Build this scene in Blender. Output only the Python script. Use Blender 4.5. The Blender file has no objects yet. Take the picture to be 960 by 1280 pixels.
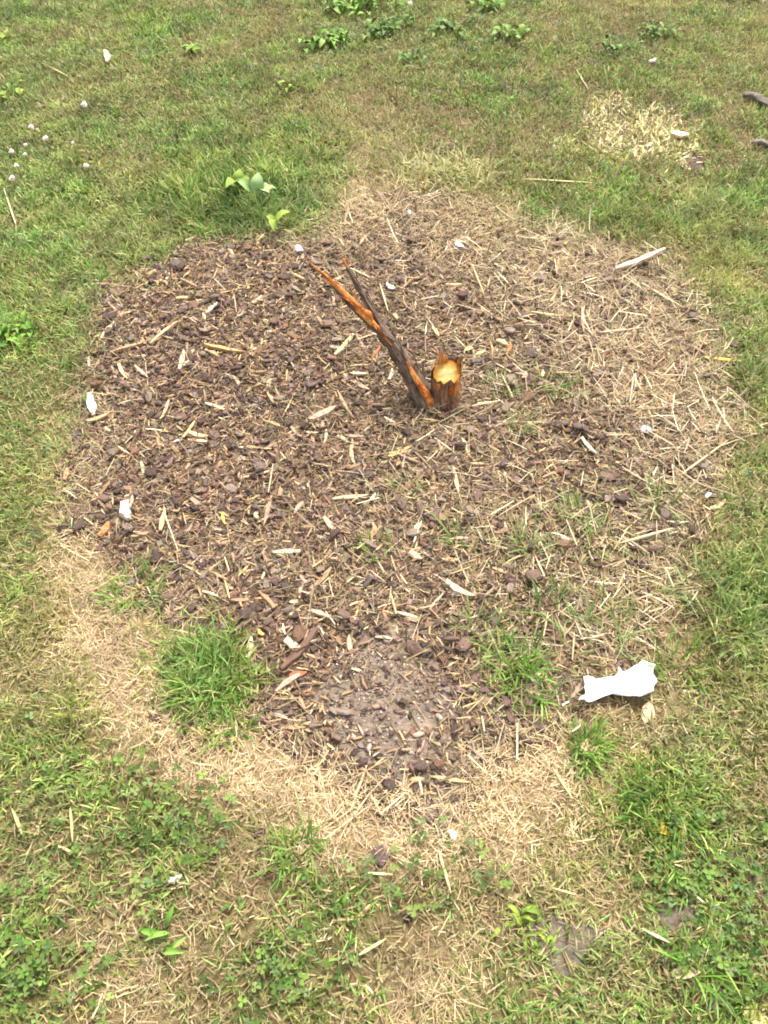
import bpy, math, random
import numpy as np
from math import radians, sin, cos, tan, pi
from mathutils import Matrix, Vector

random.seed(7)
R = np.random.default_rng(11)
scene = bpy.context.scene
COL = scene.collection

# ------------------------------------------------------------------ camera, sky, sun, exposure
CAM_H, PITCH, VFOV = 1.5, radians(53.0), radians(65.0)
cam = bpy.data.cameras.new('camera')
cam.sensor_fit = 'VERTICAL'; cam.sensor_height = 36; cam.angle = VFOV
cam.lens = 18 / tan(VFOV / 2)
cam.clip_start = 0.02; cam.clip_end = 2000
camo = bpy.data.objects.new('camera', cam); COL.objects.link(camo)
camo.location = (0, 0, CAM_H); camo.rotation_euler = (pi / 2 - PITCH, 0, 0)
scene.camera = camo
scene.render.resolution_x, scene.render.resolution_y = 768, 1024

SUN_EL, SUN_AZ = radians(56), radians(22)        # azimuth measured from +Y towards +X
world = bpy.data.worlds.new('World'); scene.world = world; world.use_nodes = True
wn, wl = world.node_tree.nodes, world.node_tree.links
bg = wn['Background']
sky = wn.new('ShaderNodeTexSky'); sky.sky_type = 'NISHITA'; sky.sun_disc = False
sky.sun_elevation = SUN_EL; sky.sun_rotation = SUN_AZ
sky.air_density = 1.0; sky.dust_density = 4.0; sky.ozone_density = 1.0
hs = wn.new('ShaderNodeHueSaturation'); hs.inputs['Saturation'].default_value = 0.18
wl.new(sky.outputs[0], hs.inputs['Color']); wl.new(hs.outputs[0], bg.inputs[0])
bg.inputs[1].default_value = 0.115
sl = bpy.data.lights.new('sun', 'SUN'); sl.energy = 1.5; sl.angle = radians(12); sl.color = (1, 0.965, 0.91)
slo = bpy.data.objects.new('sun', sl); COL.objects.link(slo)
sdir = Vector((sin(SUN_AZ) * cos(SUN_EL), cos(SUN_AZ) * cos(SUN_EL), sin(SUN_EL)))
slo.rotation_euler = sdir.to_track_quat('Z', 'Y').to_euler(); slo.location = sdir * 20
scene.view_settings.view_transform = 'Standard'; scene.view_settings.look = 'None'
scene.view_settings.exposure = 2.2; scene.view_settings.gamma = 1.0
scene.cycles.filter_width = 1.85
scene.cycles.max_bounces = 6; scene.cycles.diffuse_bounces = 4

# ------------------------------------------------------------------ geometry of the view (photo pixels 960 x 1280 <-> ground)
F = 640 / tan(VFOV / 2)
SP, CP = sin(PITCH), cos(PITCH)

def at(px, py, z=0.0):
    """point of the plane at height z that the photograph shows at px, py"""
    a, b = (px - 480) / F, (640 - py) / F
    dy, dz = CP + b * SP, -SP + b * CP
    t = (z - CAM_H) / dz
    return np.array((a * t, dy * t, z))

def to_px(x, y, z=0.0):
    zz = z - CAM_H
    d = np.maximum(y * CP - zz * SP, 0.05)
    u = y * SP + zz * CP
    return 480 + F * x / d, 640 - F * u / d

# ------------------------------------------------------------------ noise and maps
_H = R.random((256, 256))
def vnoise(x, y, s, o=0):
    x = np.asarray(x) / s + 37.3 * o + 100; y = np.asarray(y) / s + 71.7 * o + 100
    xi, yi = np.floor(x).astype(int), np.floor(y).astype(int)
    fx, fy = x - xi, y - yi
    fx = fx * fx * (3 - 2 * fx); fy = fy * fy * (3 - 2 * fy)
    h = lambda a, b: _H[a % 256, b % 256]
    return (h(xi, yi) * (1 - fx) + h(xi + 1, yi) * fx) * (1 - fy) + (h(xi, yi + 1) * (1 - fx) + h(xi + 1, yi + 1) * fx) * fy

def gz(x, y):
    """height of the turf"""
    fade = np.clip(1.6 - (np.abs(x) + np.abs(np.asarray(y) - 2)) / 8, 0, 1)
    return fade * (0.030 * (vnoise(x, y, 0.9, 1) - .5) + 0.016 * (vnoise(x, y, 0.22, 2) - .5) + 0.006 * (vnoise(x, y, 0.06, 3) - .5))

def M(s):
    return np.array([[int(c) for c in row] for row in s.split()], float) / 9

GREEN = M("""8887667876765566 8877766565655666 8887766434543345 8866898345664366 8899986102478777 9973000000210276
9800000000000046 9700000000000027 8600000000221016 7400000000001104 7300000001122126 7200000002232237 6221100000222257
5205810001321246 5403710001320145 6520100000012356 5543100000015654 5545241002235665 4434334443334564 6324344333434566 7422454313555556""")
DRY = M("""4444565335567755 4455567766676666 4444557887779977 4466435987668876 3221247989864445 2222346656788646
2332333445666756 2332333334566765 3543233355667776 4642223565544476 4423234555555566 4735566455677665 4873334654558854
5895121124445555 4697331123453455 3479963125788755 3346999779985456 4444769998777545 6565655666776435 4775765677656544 3688656797556654""")
CHIP = M("""0000000000000000 0000000000000000 0000000000000000 0000000000000000 0000013465310000 0014654665433200
0168888776555441 0278888876555420 0268999865444310 0259999755566631 0379998766656530 0146667666554310 0003578667642200
0000267656432100 0000066446522100 0000035445310000 0000001331000000 0000000000000000 0000000000000000 0000000000000000 0000000000000000""")
TALL = M("""3333333433333333 3333333333333333 3333333333333333 3334666433333333 3346897423356555 5554222222222344
4322222222222234 4322222222222234 3222222222222235 3222222222222234 3222222223333234 3222222223333345 3233322222222245
3334832223433345 3434832223322344 4443222222223344 4443222222222444 4444242223333444 4333333333333444 4333333333333345 4333333333333345""")
STRAWY = M("""1111111111122211 1111111111122211 1111113331111111 1122111641111111 1111117856653111 1111113456565312
1111111133454543 1111111133345654 2421111122355655 2642111223322556 2512111233332335 2733222322342233 2884322333236632
2898222222235522 2589322222222233 2239984333566632 2222689989985322 2222358999875222 3222322223334222 2344222223433222 1244222346333222""")

def samp(m, px, py):
    gx = np.clip(np.asarray(px) / 60 - .5, 0, m.shape[1] - 1.001); gy = np.clip(np.asarray(py) / 60 - .5, 0, m.shape[0] - 1.001)
    i, j = np.floor(gx).astype(int), np.floor(gy).astype(int); fx, fy = gx - i, gy - j
    return (m[j, i] * (1 - fx) + m[j, i + 1] * fx) * (1 - fy) + (m[j + 1, i] * (1 - fx) + m[j + 1, i + 1] * fx) * fy

BED_PX = [(385,292),(440,255),(500,240),(560,243),(620,262),(700,290),(760,300),(830,318),(860,360),(900,420),(922,470),(925,540),(905,600),
          (885,650),(850,700),(840,760),(800,800),(730,850),(690,895),(640,930),(600,960),(555,1000),(520,1012),(450,985),(400,955),(335,920),
          (310,850),(290,785),(205,745),(150,700),(85,655),(90,580),(108,500),(112,430),(120,372),(180,337),(260,305),(320,290)]
BED = np.array([at(*p)[:2] for p in BED_PX])

def poly_sd(x, y, poly):
    """signed distance to a polygon, positive inside"""
    x = np.asarray(x, float); y = np.asarray(y, float)
    d = np.full(x.shape, 1e9); ins = np.zeros(x.shape, bool)
    for k in range(len(poly)):
        ax, ay = poly[k]; bx, by = poly[(k + 1) % len(poly)]
        ex, ey = bx - ax, by - ay
        t = np.clip(((x - ax) * ex + (y - ay) * ey) / (ex * ex + ey * ey), 0, 1)
        d = np.minimum(d, np.hypot(x - ax - t * ex, y - ay - t * ey))
        if ey != 0:
            ins ^= ((ay > y) != (by > y)) & (x < ax + ex * (y - ay) / ey)
    return np.where(ins, d, -d)

def bed_sd(x, y):
    return poly_sd(x, y, BED) + 0.07 * (vnoise(x, y, 0.16, 5) - .5) + 0.03 * (vnoise(x, y, 0.05, 6) - .5)

def bed_lift(sd, x, y):
    return np.clip(sd / 0.06, -1.5, 1) * 0.008 + 0.010 * (vnoise(x, y, 0.045, 8) - .5) * np.clip(sd / .05, 0, 1) + .005

def surf(x, y):
    """height of whatever ground there is at x, y: turf or mulch"""
    x = np.asarray(x, float); y = np.asarray(y, float)
    sd = bed_sd(x, y)
    g = gz(x, y)
    s_ = np.where(sd > -0.05, np.maximum(g, g + bed_lift(sd, x, y)), g)
    sp_ = patch_sd(x, y, 0)
    return s_ + np.where(sp_ > -.025, np.clip(sp_ / .04, -1, 1) * .006 + .001, 0).clip(0)

def surf0(x, y):
    sd = bed_sd(x, y); g = gz(x, y)
    return np.where(sd > -0.05, np.maximum(g, g + bed_lift(sd, x, y)), g)

def surf1(x, y):
    return float(surf(np.array([x]), np.array([y]))[0])

# ------------------------------------------------------------------ colour
ALB = 0.62
def lin(c):
    c = np.asarray(c, float) / 255
    return np.where(c <= .04045, c / 12.92, ((c + .055) / 1.055) ** 2.4)
def A(*c):
    return lin(c) * ALB

# ------------------------------------------------------------------ materials
def new_mat(name):
    m = bpy.data.materials.new(name); m.use_nodes = True
    nt = m.node_tree; nt.nodes.clear()
    out = nt.nodes.new('ShaderNodeOutputMaterial')
    return m, nt, out
def nd(nt, t, **kw):
    n = nt.nodes.new(t)
    for k, v in kw.items(): setattr(n, k, v)
    return n
def noise(nt, vec, scale, detail=4, rough=.6):
    n = nd(nt, 'ShaderNodeTexNoise'); n.inputs['Scale'].default_value = scale; n.inputs['Detail'].default_value = detail
    n.inputs['Roughness'].default_value = rough
    if vec is not None: nt.links.new(vec, n.inputs['Vector'])
    return n
def ramp(nt, fac, stops):
    r = nd(nt, 'ShaderNodeValToRGB'); e = r.color_ramp.elements
    while len(e) < len(stops): e.new(.5)
    for i, (p, c) in enumerate(stops):
        e[i].position = p; e[i].color = (*[float(v) for v in c], 1)
    nt.links.new(fac, r.inputs['Fac'])
    return r
def mixc(nt, fac, a, b, mode='MIX'):
    m = nd(nt, 'ShaderNodeMix', data_type='RGBA', blend_type=mode)
    for sock, v in ((m.inputs[0], fac), (m.inputs[6], a), (m.inputs[7], b)):
        if hasattr(v, 'is_linked'): nt.links.new(v, sock)
        elif isinstance(v, (int, float)): sock.default_value = v
        else: sock.default_value = (*[float(q) for q in v], 1)
    return m.outputs[2]
def bsdf(nt, out, col, rough=.8, bump=None, strength=.4, dist=.004, spec=.3, transl=0.0):
    p = nd(nt, 'ShaderNodeBsdfPrincipled')
    p.inputs['Roughness'].default_value = rough
    p.inputs['Specular IOR Level'].default_value = spec
    if hasattr(col, 'is_linked'): nt.links.new(col, p.inputs['Base Color'])
    else: p.inputs['Base Color'].default_value = (*[float(v) for v in col], 1)
    if bump is not None:
        b = nd(nt, 'ShaderNodeBump'); b.inputs['Strength'].default_value = strength; b.inputs['Distance'].default_value = dist
        nt.links.new(bump, b.inputs['Height']); nt.links.new(b.outputs[0], p.inputs['Normal'])
    if transl > 0:
        t = nd(nt, 'ShaderNodeBsdfTranslucent')
        if hasattr(col, 'is_linked'): nt.links.new(col, t.inputs['Color'])
        else: t.inputs['Color'].default_value = (*[float(v) for v in col], 1)
        mx = nd(nt, 'ShaderNodeMixShader'); mx.inputs[0].default_value = transl
        nt.links.new(p.outputs[0], mx.inputs[1]); nt.links.new(t.outputs[0], mx.inputs[2])
        nt.links.new(mx.outputs[0], out.inputs[0])
    else:
        nt.links.new(p.outputs[0], out.inputs[0])
    return p

def attr_mat(name, rough, transl, spec=.3, grain=0.25, gscale=350):
    m, nt, out = new_mat(name)
    a = nd(nt, 'ShaderNodeAttribute', attribute_name='col')
    geo = nd(nt, 'ShaderNodeNewGeometry')
    n = noise(nt, geo.outputs['Position'], gscale, 3)
    g = ramp(nt, n.outputs[0], [(.3, (1 - grain,) * 3), (.7, (1 + grain,) * 3)])
    c = mixc(nt, 1.0, a.outputs['Color'], g.outputs[0], 'MULTIPLY')
    bsdf(nt, out, c, rough, n.outputs[0], .3, .001, spec, transl)
    return m
MAT_GRASS = attr_mat('grass_blade', .55, .30, .35, .15, 200)
MAT_STRAW = attr_mat('dry_straw', .75, .20, .2, .2, 300)
MAT_CRUMB = attr_mat('mulch_crumb', .9, 0, .15, .35, 300)

def obj_col_mat(name, lo, hi, sx, sy, sz, rough, bstr, spec=.15, sc=60, speck=None):
    """colour of the object (Object Info) broken up by grain along the piece"""
    m, nt, out = new_mat(name)
    oi = nd(nt, 'ShaderNodeObjectInfo'); tc = nd(nt, 'ShaderNodeTexCoord')
    mp = nd(nt, 'ShaderNodeMapping'); mp.inputs['Scale'].default_value = (sx, sy, sz)
    nt.links.new(tc.outputs['Object'], mp.inputs['Vector'])
    ad = nd(nt, 'ShaderNodeVectorMath', operation='ADD'); nt.links.new(mp.outputs[0], ad.inputs[0]); nt.links.new(oi.outputs['Location'], ad.inputs[1])
    n = noise(nt, ad.outputs[0], sc, 5, .7)
    g = ramp(nt, n.outputs[0], [(.28, (lo,) * 3), (.72, (hi,) * 3)])
    c = mixc(nt, 1.0, oi.outputs['Color'], g.outputs[0], 'MULTIPLY')
    if speck is not None:
        n2 = noise(nt, ad.outputs[0], sc * .5, 4); r2 = ramp(nt, n2.outputs[0], [(.60, (0,) * 3), (.75, (1,) * 3)])
        c = mixc(nt, r2.outputs[0], c, speck)
    bsdf(nt, out, c, rough, n.outputs[0], bstr, .003, spec)
    return m
MAT_BARK = obj_col_mat('bark_piece', .55, 1.35, 1, 2, 2, .85, .7, sc=2.5)
MAT_WOOD = obj_col_mat('split_wood', .72, 1.2, .5, 5, 5, .7, .35, sc=2.0)
MAT_STONE = obj_col_mat('pebble_stone', .75, 1.2, 1, 1, 1, .85, .4, sc=2.5)
MAT_LEAF = obj_col_mat('weed_leaf', .8, 1.2, 1, 1, 1, .65, .2, spec=.15, sc=40)

# the turf ground
def ground_material():
    m, nt, out = new_mat('turf_ground')
    geo = nd(nt, 'ShaderNodeNewGeometry'); P = geo.outputs['Position']
    n1 = noise(nt, P, 2.2, 5); n2 = noise(nt, P, 60, 5, .7); n3 = noise(nt, P, 240, 3)
    soil = ramp(nt, n2.outputs[0], [(.3, A(70, 57, 42)), (.5, A(112, 95, 68)), (.7, A(156, 136, 98))])
    green = ramp(nt, n3.outputs[0], [(.3, A(70, 72, 36)), (.7, A(126, 124, 70))])
    th = nd(nt, 'ShaderNodeAttribute', attribute_name='thatch'); sp_ = nd(nt, 'ShaderNodeSeparateColor'); nt.links.new(th.outputs['Color'], sp_.inputs[0])
    mat_ = ramp(nt, n2.outputs[0], [(.3, A(104, 86, 60)), (.5, A(164, 140, 102)), (.7, A(206, 182, 138))])
    c = mixc(nt, sp_.outputs[1], soil.outputs[0], mat_.outputs[0])
    c = mixc(nt, sp_.outputs[0], c, green.outputs[0])
    bsdf(nt, out, c, .95, n2.outputs[0], .8, .01, .1)
    return m
def mulch_material():
    m, nt, out = new_mat('mulch_bed')
    geo = nd(nt, 'ShaderNodeNewGeometry'); P = geo.outputs['Position']
    v = nd(nt, 'ShaderNodeTexVoronoi'); v.inputs['Scale'].default_value = 95; nt.links.new(P, v.inputs['Vector'])
    n2 = noise(nt, P, 45, 6, .75); n3 = noise(nt, P, 3, 4)
    sep = nd(nt, 'ShaderNodeSeparateColor'); nt.links.new(v.outputs['Color'], sep.inputs[0])
    chips = ramp(nt, sep.outputs[0], [(0, A(80, 64, 57)), (.45, A(120, 98, 86)), (.75, A(148, 122, 103)), (.93, A(200, 171, 126))])
    soil = ramp(nt, n2.outputs[0], [(.3, A(72, 57, 49)), (.7, A(140, 115, 93))])
    r3 = ramp(nt, n3.outputs[0], [(.35, (.35,) * 3), (.65, (.75,) * 3)])
    c = mixc(nt, r3.outputs[0], soil.outputs[0], chips.outputs[0])
    bsdf(nt, out, c, .95, n2.outputs[0], .9, .012, .1)
    return m
def soil_material(name, a, b, c3):
    m, nt, out = new_mat(name)
    geo = nd(nt, 'ShaderNodeNewGeometry'); P = geo.outputs['Position']
    n2 = noise(nt, P, 55, 8, .75); n3 = noise(nt, P, 12, 5)
    s = ramp(nt, n2.outputs[0], [(.28, a), (.5, b), (.75, c3)])
    r = ramp(nt, n3.outputs[0], [(.3, (.8,) * 3), (.7, (1.15,) * 3)])
    c = mixc(nt, 1.0, s.outputs[0], r.outputs[0], 'MULTIPLY')
    bsdf(nt, out, c, .95, n2.outputs[0], .9, .012, .1)
    return m

# ------------------------------------------------------------------ mesh helpers
def mesh_np(name, V, loops, counts, mat=None, col=None, smooth=True):
    me = bpy.data.meshes.new(name)
    V = np.ascontiguousarray(V, np.float32); loops = np.ascontiguousarray(loops, np.int32); counts = np.ascontiguousarray(counts, np.int32)
    me.vertices.add(len(V)); me.vertices.foreach_set('co', V.ravel())
    me.loops.add(len(loops)); me.loops.foreach_set('vertex_index', loops)
    me.polygons.add(len(counts))
    st = np.zeros(len(counts), np.int32); st[1:] = np.cumsum(counts)[:-1]
    me.polygons.foreach_set('loop_start', st)
    me.polygons.foreach_set('use_smooth', np.full(len(counts), smooth))
    me.update(calc_edges=True); me.validate()
    if col is not None:
        at_ = me.color_attributes.new('col', 'FLOAT_COLOR', 'POINT')
        c = np.ones((len(V), 4), np.float32); c[:, :3] = col
        at_.data.foreach_set('color', c.ravel())
    if mat: me.materials.append(mat)
    return me

def link(name, me, parent=None, loc=None, label=None, cat=None, group=None, kind=None, color=None):
    o = bpy.data.objects.new(name, me); COL.objects.link(o)
    if parent: o.parent = parent
    if loc is not None: o.location = [float(v) for v in loc]
    if label: o['label'] = label
    if cat: o['category'] = cat
    if group: o['group'] = group
    if kind: o['kind'] = kind
    if color is not None: o.color = (*[float(v) for v in color], 1)
    return o

def strips(base, az, lean, curve, length, width, roll, col, nseg=3, taper=True, tipcol=None, clampz=True, lift=.0015):
    """many ribbons (blades, straws) as arrays: vertices, loops, counts, colours"""
    N = len(base)
    d = np.stack([np.cos(az), np.sin(az), 0 * az], 1); s = np.stack([-np.sin(az), np.cos(az), 0 * az], 1); up = np.array([0, 0, 1.])
    pts = [base]; nor = []
    for k in range(nseg):
        th = lean + curve * (k + .5) / nseg
        step = (np.sin(th)[:, None] * d + np.cos(th)[:, None] * up)
        nor.append(-np.cos(th)[:, None] * d + np.sin(th)[:, None] * up)
        pts.append(pts[-1] + step * (length / nseg)[:, None])
    nor.append(nor[-1])
    per = 2 * nseg + 1 if taper else 2 * nseg + 2
    V = np.zeros((N, per, 3)); C = np.zeros((N, per, 3))
    tc = col if tipcol is None else tipcol
    for k in range(nseg + 1):
        t = k / nseg
        c = col * (1 - t) + tc * t
        if taper and k == nseg:
            V[:, 2 * k] = pts[k]; C[:, 2 * k] = c; break
        w = width * ((1 - .55 * t ** 1.5) * (.75 + .25 * min(1, t * 3)) if taper else 1 - .25 * abs(2 * t - 1))
        wv = (np.cos(roll)[:, None] * s + np.sin(roll)[:, None] * nor[k]) * (w / 2)[:, None]
        V[:, 2 * k] = pts[k] - wv; V[:, 2 * k + 1] = pts[k] + wv
        C[:, 2 * k] = c; C[:, 2 * k + 1] = c
    if clampz:
        fl = V.reshape(-1, 3); zz = surf(fl[:, 0], fl[:, 1]) + lift
        fl[:, 2] = np.maximum(fl[:, 2], zz)
    idx = []; cnt = []
    nq = nseg - 1 if taper else nseg
    for k in range(nq): idx += [2 * k, 2 * k + 1, 2 * k + 3, 2 * k + 2]; cnt.append(4)
    if taper: idx += [2 * nseg - 2, 2 * nseg - 1, 2 * nseg]; cnt.append(3)
    L = (np.arange(N)[:, None] * per + np.array(idx)[None]).ravel()
    return V.reshape(-1, 3), L, np.tile(cnt, N), C.reshape(-1, 3)

def cat_geo(parts):
    V, L, K, C = [], [], [], []; off = 0
    for v, l, k, c in parts:
        V.append(v); L.append(l + off); K.append(k); C.append(c); off += len(v)
    return np.concatenate(V), np.concatenate(L), np.concatenate(K), np.concatenate(C)

def palette(n, cols, weights, jit=.12):
    cols = np.array(cols); w = np.array(weights, float); w /= w.sum()
    i = R.choice(len(cols), n, p=w)
    b = R.normal(1, jit, (n, 1)); h = R.normal(1, jit * .35, (n, 3))
    return np.clip(cols[i] * b * h, .004, .9)

# ------------------------------------------------------------------ the ground
XS = np.concatenate([[-400, -120, -40, -15, -7, -4.5], np.arange(-3, 3.001, .03), [4.5, 7, 15, 40, 120, 400]])
YS = np.concatenate([[-400, -120, -40, -12, -4, -1.6], np.arange(-.6, 5.4001, .03), [6.5, 9, 15, 40, 120, 400]])
def grid_mesh(name, xs, ys, zf, mat, keep=None):
    X, Y = np.meshgrid(xs, ys); nx, ny = len(xs), len(ys)
    Z = zf(X.ravel(), Y.ravel())
    V = np.stack([X.ravel(), Y.ravel(), Z], 1)
    i = (np.arange(ny - 1)[:, None] * nx + np.arange(nx - 1)[None]).ravel()
    q = np.stack([i, i + 1, i + nx + 1, i + nx], 1)
    if keep is not None:
        k = keep(V[:, 0], V[:, 1]); q = q[k[q].all(1)]
        used = np.unique(q); rm = np.zeros(len(V), int); rm[used] = np.arange(len(used)); V = V[used]; q = rm[q]
    return mesh_np(name, V, q.ravel(), np.full(len(q), 4), mat)

# bare patches: name, outline in photo pixels
PATCHES = [
    ('soil_patch', [(412,822),(450,790),(515,800),(552,850),(575,895),(565,940),(545,985),(540,1035),(520,1030),(500,980),(440,968),(406,935),(402,870)], (A(110,95,82), A(148,130,112), A(182,164,144)), .0165),
    ('bare_soil', [(655,1150),(690,1160),(730,1155),(752,1165),(748,1180),(725,1190),(708,1218),(694,1195),(660,1168)], (A(92,80,68), A(138,124,108), A(176,160,140)), .006),
    ('bare_soil', [(832,1140),(850,1130),(872,1135),(870,1152),(848,1160)], (A(92,80,68), A(138,124,108), A(176,160,140)), .006),
    ('bare_soil', [(948,1095),(975,1090),(980,1122),(955,1124)], (A(92,80,68), A(138,124,108), A(176,160,140)), .006),
    ('bare_soil', [(845,190),(880,195),(890,205),(870,212),(850,208)], (A(74,60,52), A(110,92,80), A(150,130,110)), .006),
]
PATCH_W = [np.array([at(*p)[:2] for p in q[1]]) for q in PATCHES]
def patch_sd(x, y, k):
    return poly_sd(x, y, PATCH_W[k]) + (.10 if k == 0 else .03) * (vnoise(x, y, .1 if k == 0 else .035, 12 + k) - .5)

gnd = link('ground', grid_mesh('ground', XS, YS, gz, ground_material()), kind='structure')
co = np.empty(len(gnd.data.vertices) * 3, np.float32); gnd.data.vertices.foreach_get('co', co); co = co.reshape(-1, 3)
gpx = to_px(co[:, 0], co[:, 1]); far = (np.abs(co[:, 0]) > 4) | (co[:, 1] > 5.5) | (co[:, 1] < -1)
th = np.ones((len(co), 4), np.float32)                       # how matted the turf is: living moss and stems (red), dead thatch (green)
th[:, 0] = np.where(far, .6, np.clip(samp(GREEN, *gpx) * .9 - .05, 0, .75)); th[:, 1] = np.where(far, .3, np.clip(samp(STRAWY, *gpx) * 1.1, 0, .9))
gnd.data.color_attributes.new('thatch', 'FLOAT_COLOR', 'POINT').data.foreach_set('color', th.ravel())
bx = (BED[:, 0].min() - .1, BED[:, 0].max() + .1); by = (BED[:, 1].min() - .1, BED[:, 1].max() + .1)
link('mulch_bed', grid_mesh('mulch_bed', np.arange(bx[0], bx[1], .011), np.arange(by[0], by[1], .011),
     lambda x, y: gz(x, y) + bed_lift(bed_sd(x, y), x, y), mulch_material(), lambda x, y: bed_sd(x, y) > -.05), kind='structure')
for k, (nm, _p, cc, hgt) in enumerate(PATCHES):
    w = PATCH_W[k]
    link(nm, grid_mesh(nm, np.arange(w[:, 0].min() - .06, w[:, 0].max() + .06, .009), np.arange(w[:, 1].min() - .06, w[:, 1].max() + .06, .009),
         lambda x, y: surf0(x, y) + np.clip(patch_sd(x, y, k) / .04, -1, 1) * .006 + .001 + .005 * (vnoise(x, y, .02, 20) - .5) * (k == 0),
         soil_material(nm, *cc), lambda x, y: patch_sd(x, y, k) > -.025), kind='structure')

# ------------------------------------------------------------------ turf
X0, X1, Y0, Y1 = -3.0, 3.0, -.5, 5.2
def scatter(n, prob, mx=(X0, X1, Y0, Y1)):
    x = R.uniform(mx[0], mx[1], n); y = R.uniform(mx[2], mx[3], n)
    px, py = to_px(x, y)
    view = np.where((px > -60) & (px < 1020) & (py > -40) & (py < 1340), 1.0, .15)
    k = R.random(n) < prob(x, y, px, py) * view
    return x[k], y[k], px[k], py[k]

def BLEACH(px, py):
    nn = (vnoise(px, py, 26, 70) - .5) * 1.3 + (vnoise(px, py, 9, 71) - .5) * .6
    return np.clip(1.35 + nn * 1.3 - (((px - 790) / 78) ** 2 + ((py - 168 - (px - 790) * .12) / 46) ** 2), 0, 1)
nopatch = lambda x, y: np.prod([np.clip(1 - (patch_sd(x, y, k) + .012) / .03, .10, 1) for k in range(5)], axis=0)

def p_green(x, y, px, py):
    g = samp(GREEN, px, py)
    n = vnoise(x, y, .10, 30) * .6 + vnoise(x, y, .035, 31) * .4
    sd = bed_sd(x, y)
    out = np.clip((g - .5) * .8 + .5 + (n - .5) * 1.5, 0, 1) * np.clip(g * 2.2, 0, 1)
    inside = np.clip(sd / .03 + .5, 0, 1)
    return (out * (1 - inside) + inside * np.clip(g - .08, 0, 1) * .5) * nopatch(x, y) * (1 - .5 * BLEACH(px, py))
x, y, px, py = scatter(1240000, p_green)
n = len(x)
tall = samp(TALL, px, py)
clump = vnoise(x, y, .06, 34) * .6 + vnoise(x, y, .16, 35) * .4
L = (.013 + .072 * tall ** 1.5) * R.uniform(.5, 1.3, n) * (.55 + .9 * clump)
colG = palette(n, [A(112,148,58), A(138,164,74), A(88,126,50), A(160,168,94), A(188,180,118), A(120,158,78)], [3.4, 3.2, 2.4, 2.2, 1.3, 1.4], .16)
oliv = np.clip(.62 - samp(GREEN, px, py) * 1.15 + (vnoise(x, y, .25, 33) - .5) * 1.3, 0, .75)[:, None]
colG = colG * (1 - oliv) + palette(n, [A(182,170,104), A(166,158,92), A(200,186,128)], [1, 1, 1]) * oliv
hue = (vnoise(x, y, .05, 36) - .5)[:, None]
colG = colG * (1 + .95 * hue) * np.array([1 + .0, 1, 1]) * (1 + np.array([.22, .0, -.2]) * (vnoise(x, y, .12, 37) - .5)[:, None])
lush = np.clip(samp(TALL, px, py) * 1.8 - .75, 0, 1)[:, None]
dried = np.clip(.16 + 1.7 * (vnoise(x, y, .14, 38) - .35) + .5 * (vnoise(x, y, .45, 39) - .5), 0, .9)[:, None] * (1 - lush) * R.random((n, 1))
tip = colG * (1.15 + .25 * R.random((n, 1))) * (1 - dried) + palette(n, [A(206,190,128), A(190,182,112), A(214,196,146)], [1, 1, 1]) * dried
colG = colG * (1 - .35 * dried) + palette(n, [A(176,164,102)], [1]) * .35 * dried
gB = strips(np.stack([x, y, surf(x, y) - .001], 1), R.uniform(0, 2 * pi, n), R.uniform(.15, 1.0, n), R.uniform(.1, 1.1, n), L,
            R.uniform(.0022, .0044, n) * (1 + .45 * (py < 260)), R.normal(0, .5, n), colG, 3, True, tip)
link('lawn_grass', mesh_np('lawn_grass', *gB[:3], MAT_GRASS, gB[3]), kind='stuff')

STRAW = [A(208,186,140), A(192,168,124), A(176,152,110), A(222,204,162), A(160,138,100), A(144,122,88)]
def p_dry(x, y, px, py):
    d = samp(DRY, px, py); n = vnoise(x, y, .09, 40) * .5 + vnoise(x, y, .03, 41) * .25 + vnoise(x, y, .28, 43) * .25
    sd = bed_sd(x, y); st = samp(STRAWY, px, py)
    return np.clip(d * 1.05 - .12 + (n - .5) * .8, 0, 1) * np.clip(d * 3, 0, 1) * nopatch(x, y) * (.62 + .75 * st + .12 * (py > 980)) * np.where((sd > .04) & (st < .5), .72, 1)
x, y, px, py = scatter(1250000, p_dry)
n = len(x); st = samp(STRAWY, px, py); inb = bed_sd(x, y) > 0
fine = np.where(st > .4, .72, 1)
lying = R.random(n) < np.where(inb, .92, np.where(st > .4, .7, .5))
c = palette(n, STRAW, [2, 3, 3, 1, 2, 1.5]) * (.72 + .55 * st)[:, None]
gold = palette(n, [A(224,196,152), A(210,181,138), A(232,208,168)], [1, 1, 1])
gm = np.clip(st * 1.5 - .45, 0, .85)[:, None]; c = c * (1 - gm) + gold * gm
ol = (R.random(n) < .35 * samp(GREEN, px, py) * 1.6)[:, None]
c = np.where(ol, palette(n, [A(160,150,90), A(176,160,106)], [1, 1]), c)
c = c * (1 + .5 * (vnoise(x, y, .045, 42) - .5))[:, None]
Ls = np.where(lying, R.uniform(.012, .042, n), R.uniform(.010, .030, n))
Ls = np.where(inb, R.gamma(3, .0072, n) + .006, Ls)
c = np.where((inb & (st < .6))[:, None], c * .85 + .15 * np.mean(c, 1, keepdims=True) * np.array([1.06, 1.0, .86]), c)
gS = strips(np.stack([x, y, surf(x, y) + R.uniform(-.001, .009, n) * np.where(inb, .8, 1)], 1), R.uniform(0, 2 * pi, n),
            np.where(lying, R.normal(1.45, .18, n), R.uniform(.2, 1.0, n)), R.normal(.12, .6, n), Ls,
            fine * np.where(inb, R.uniform(.0012, .0028, n), R.uniform(.0014, .0030, n)), R.normal(0, .35, n), c, 2, False)
link('dry_grass', mesh_np('dry_grass', *gS[:3], MAT_STRAW, gS[3]), kind='stuff')

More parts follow.
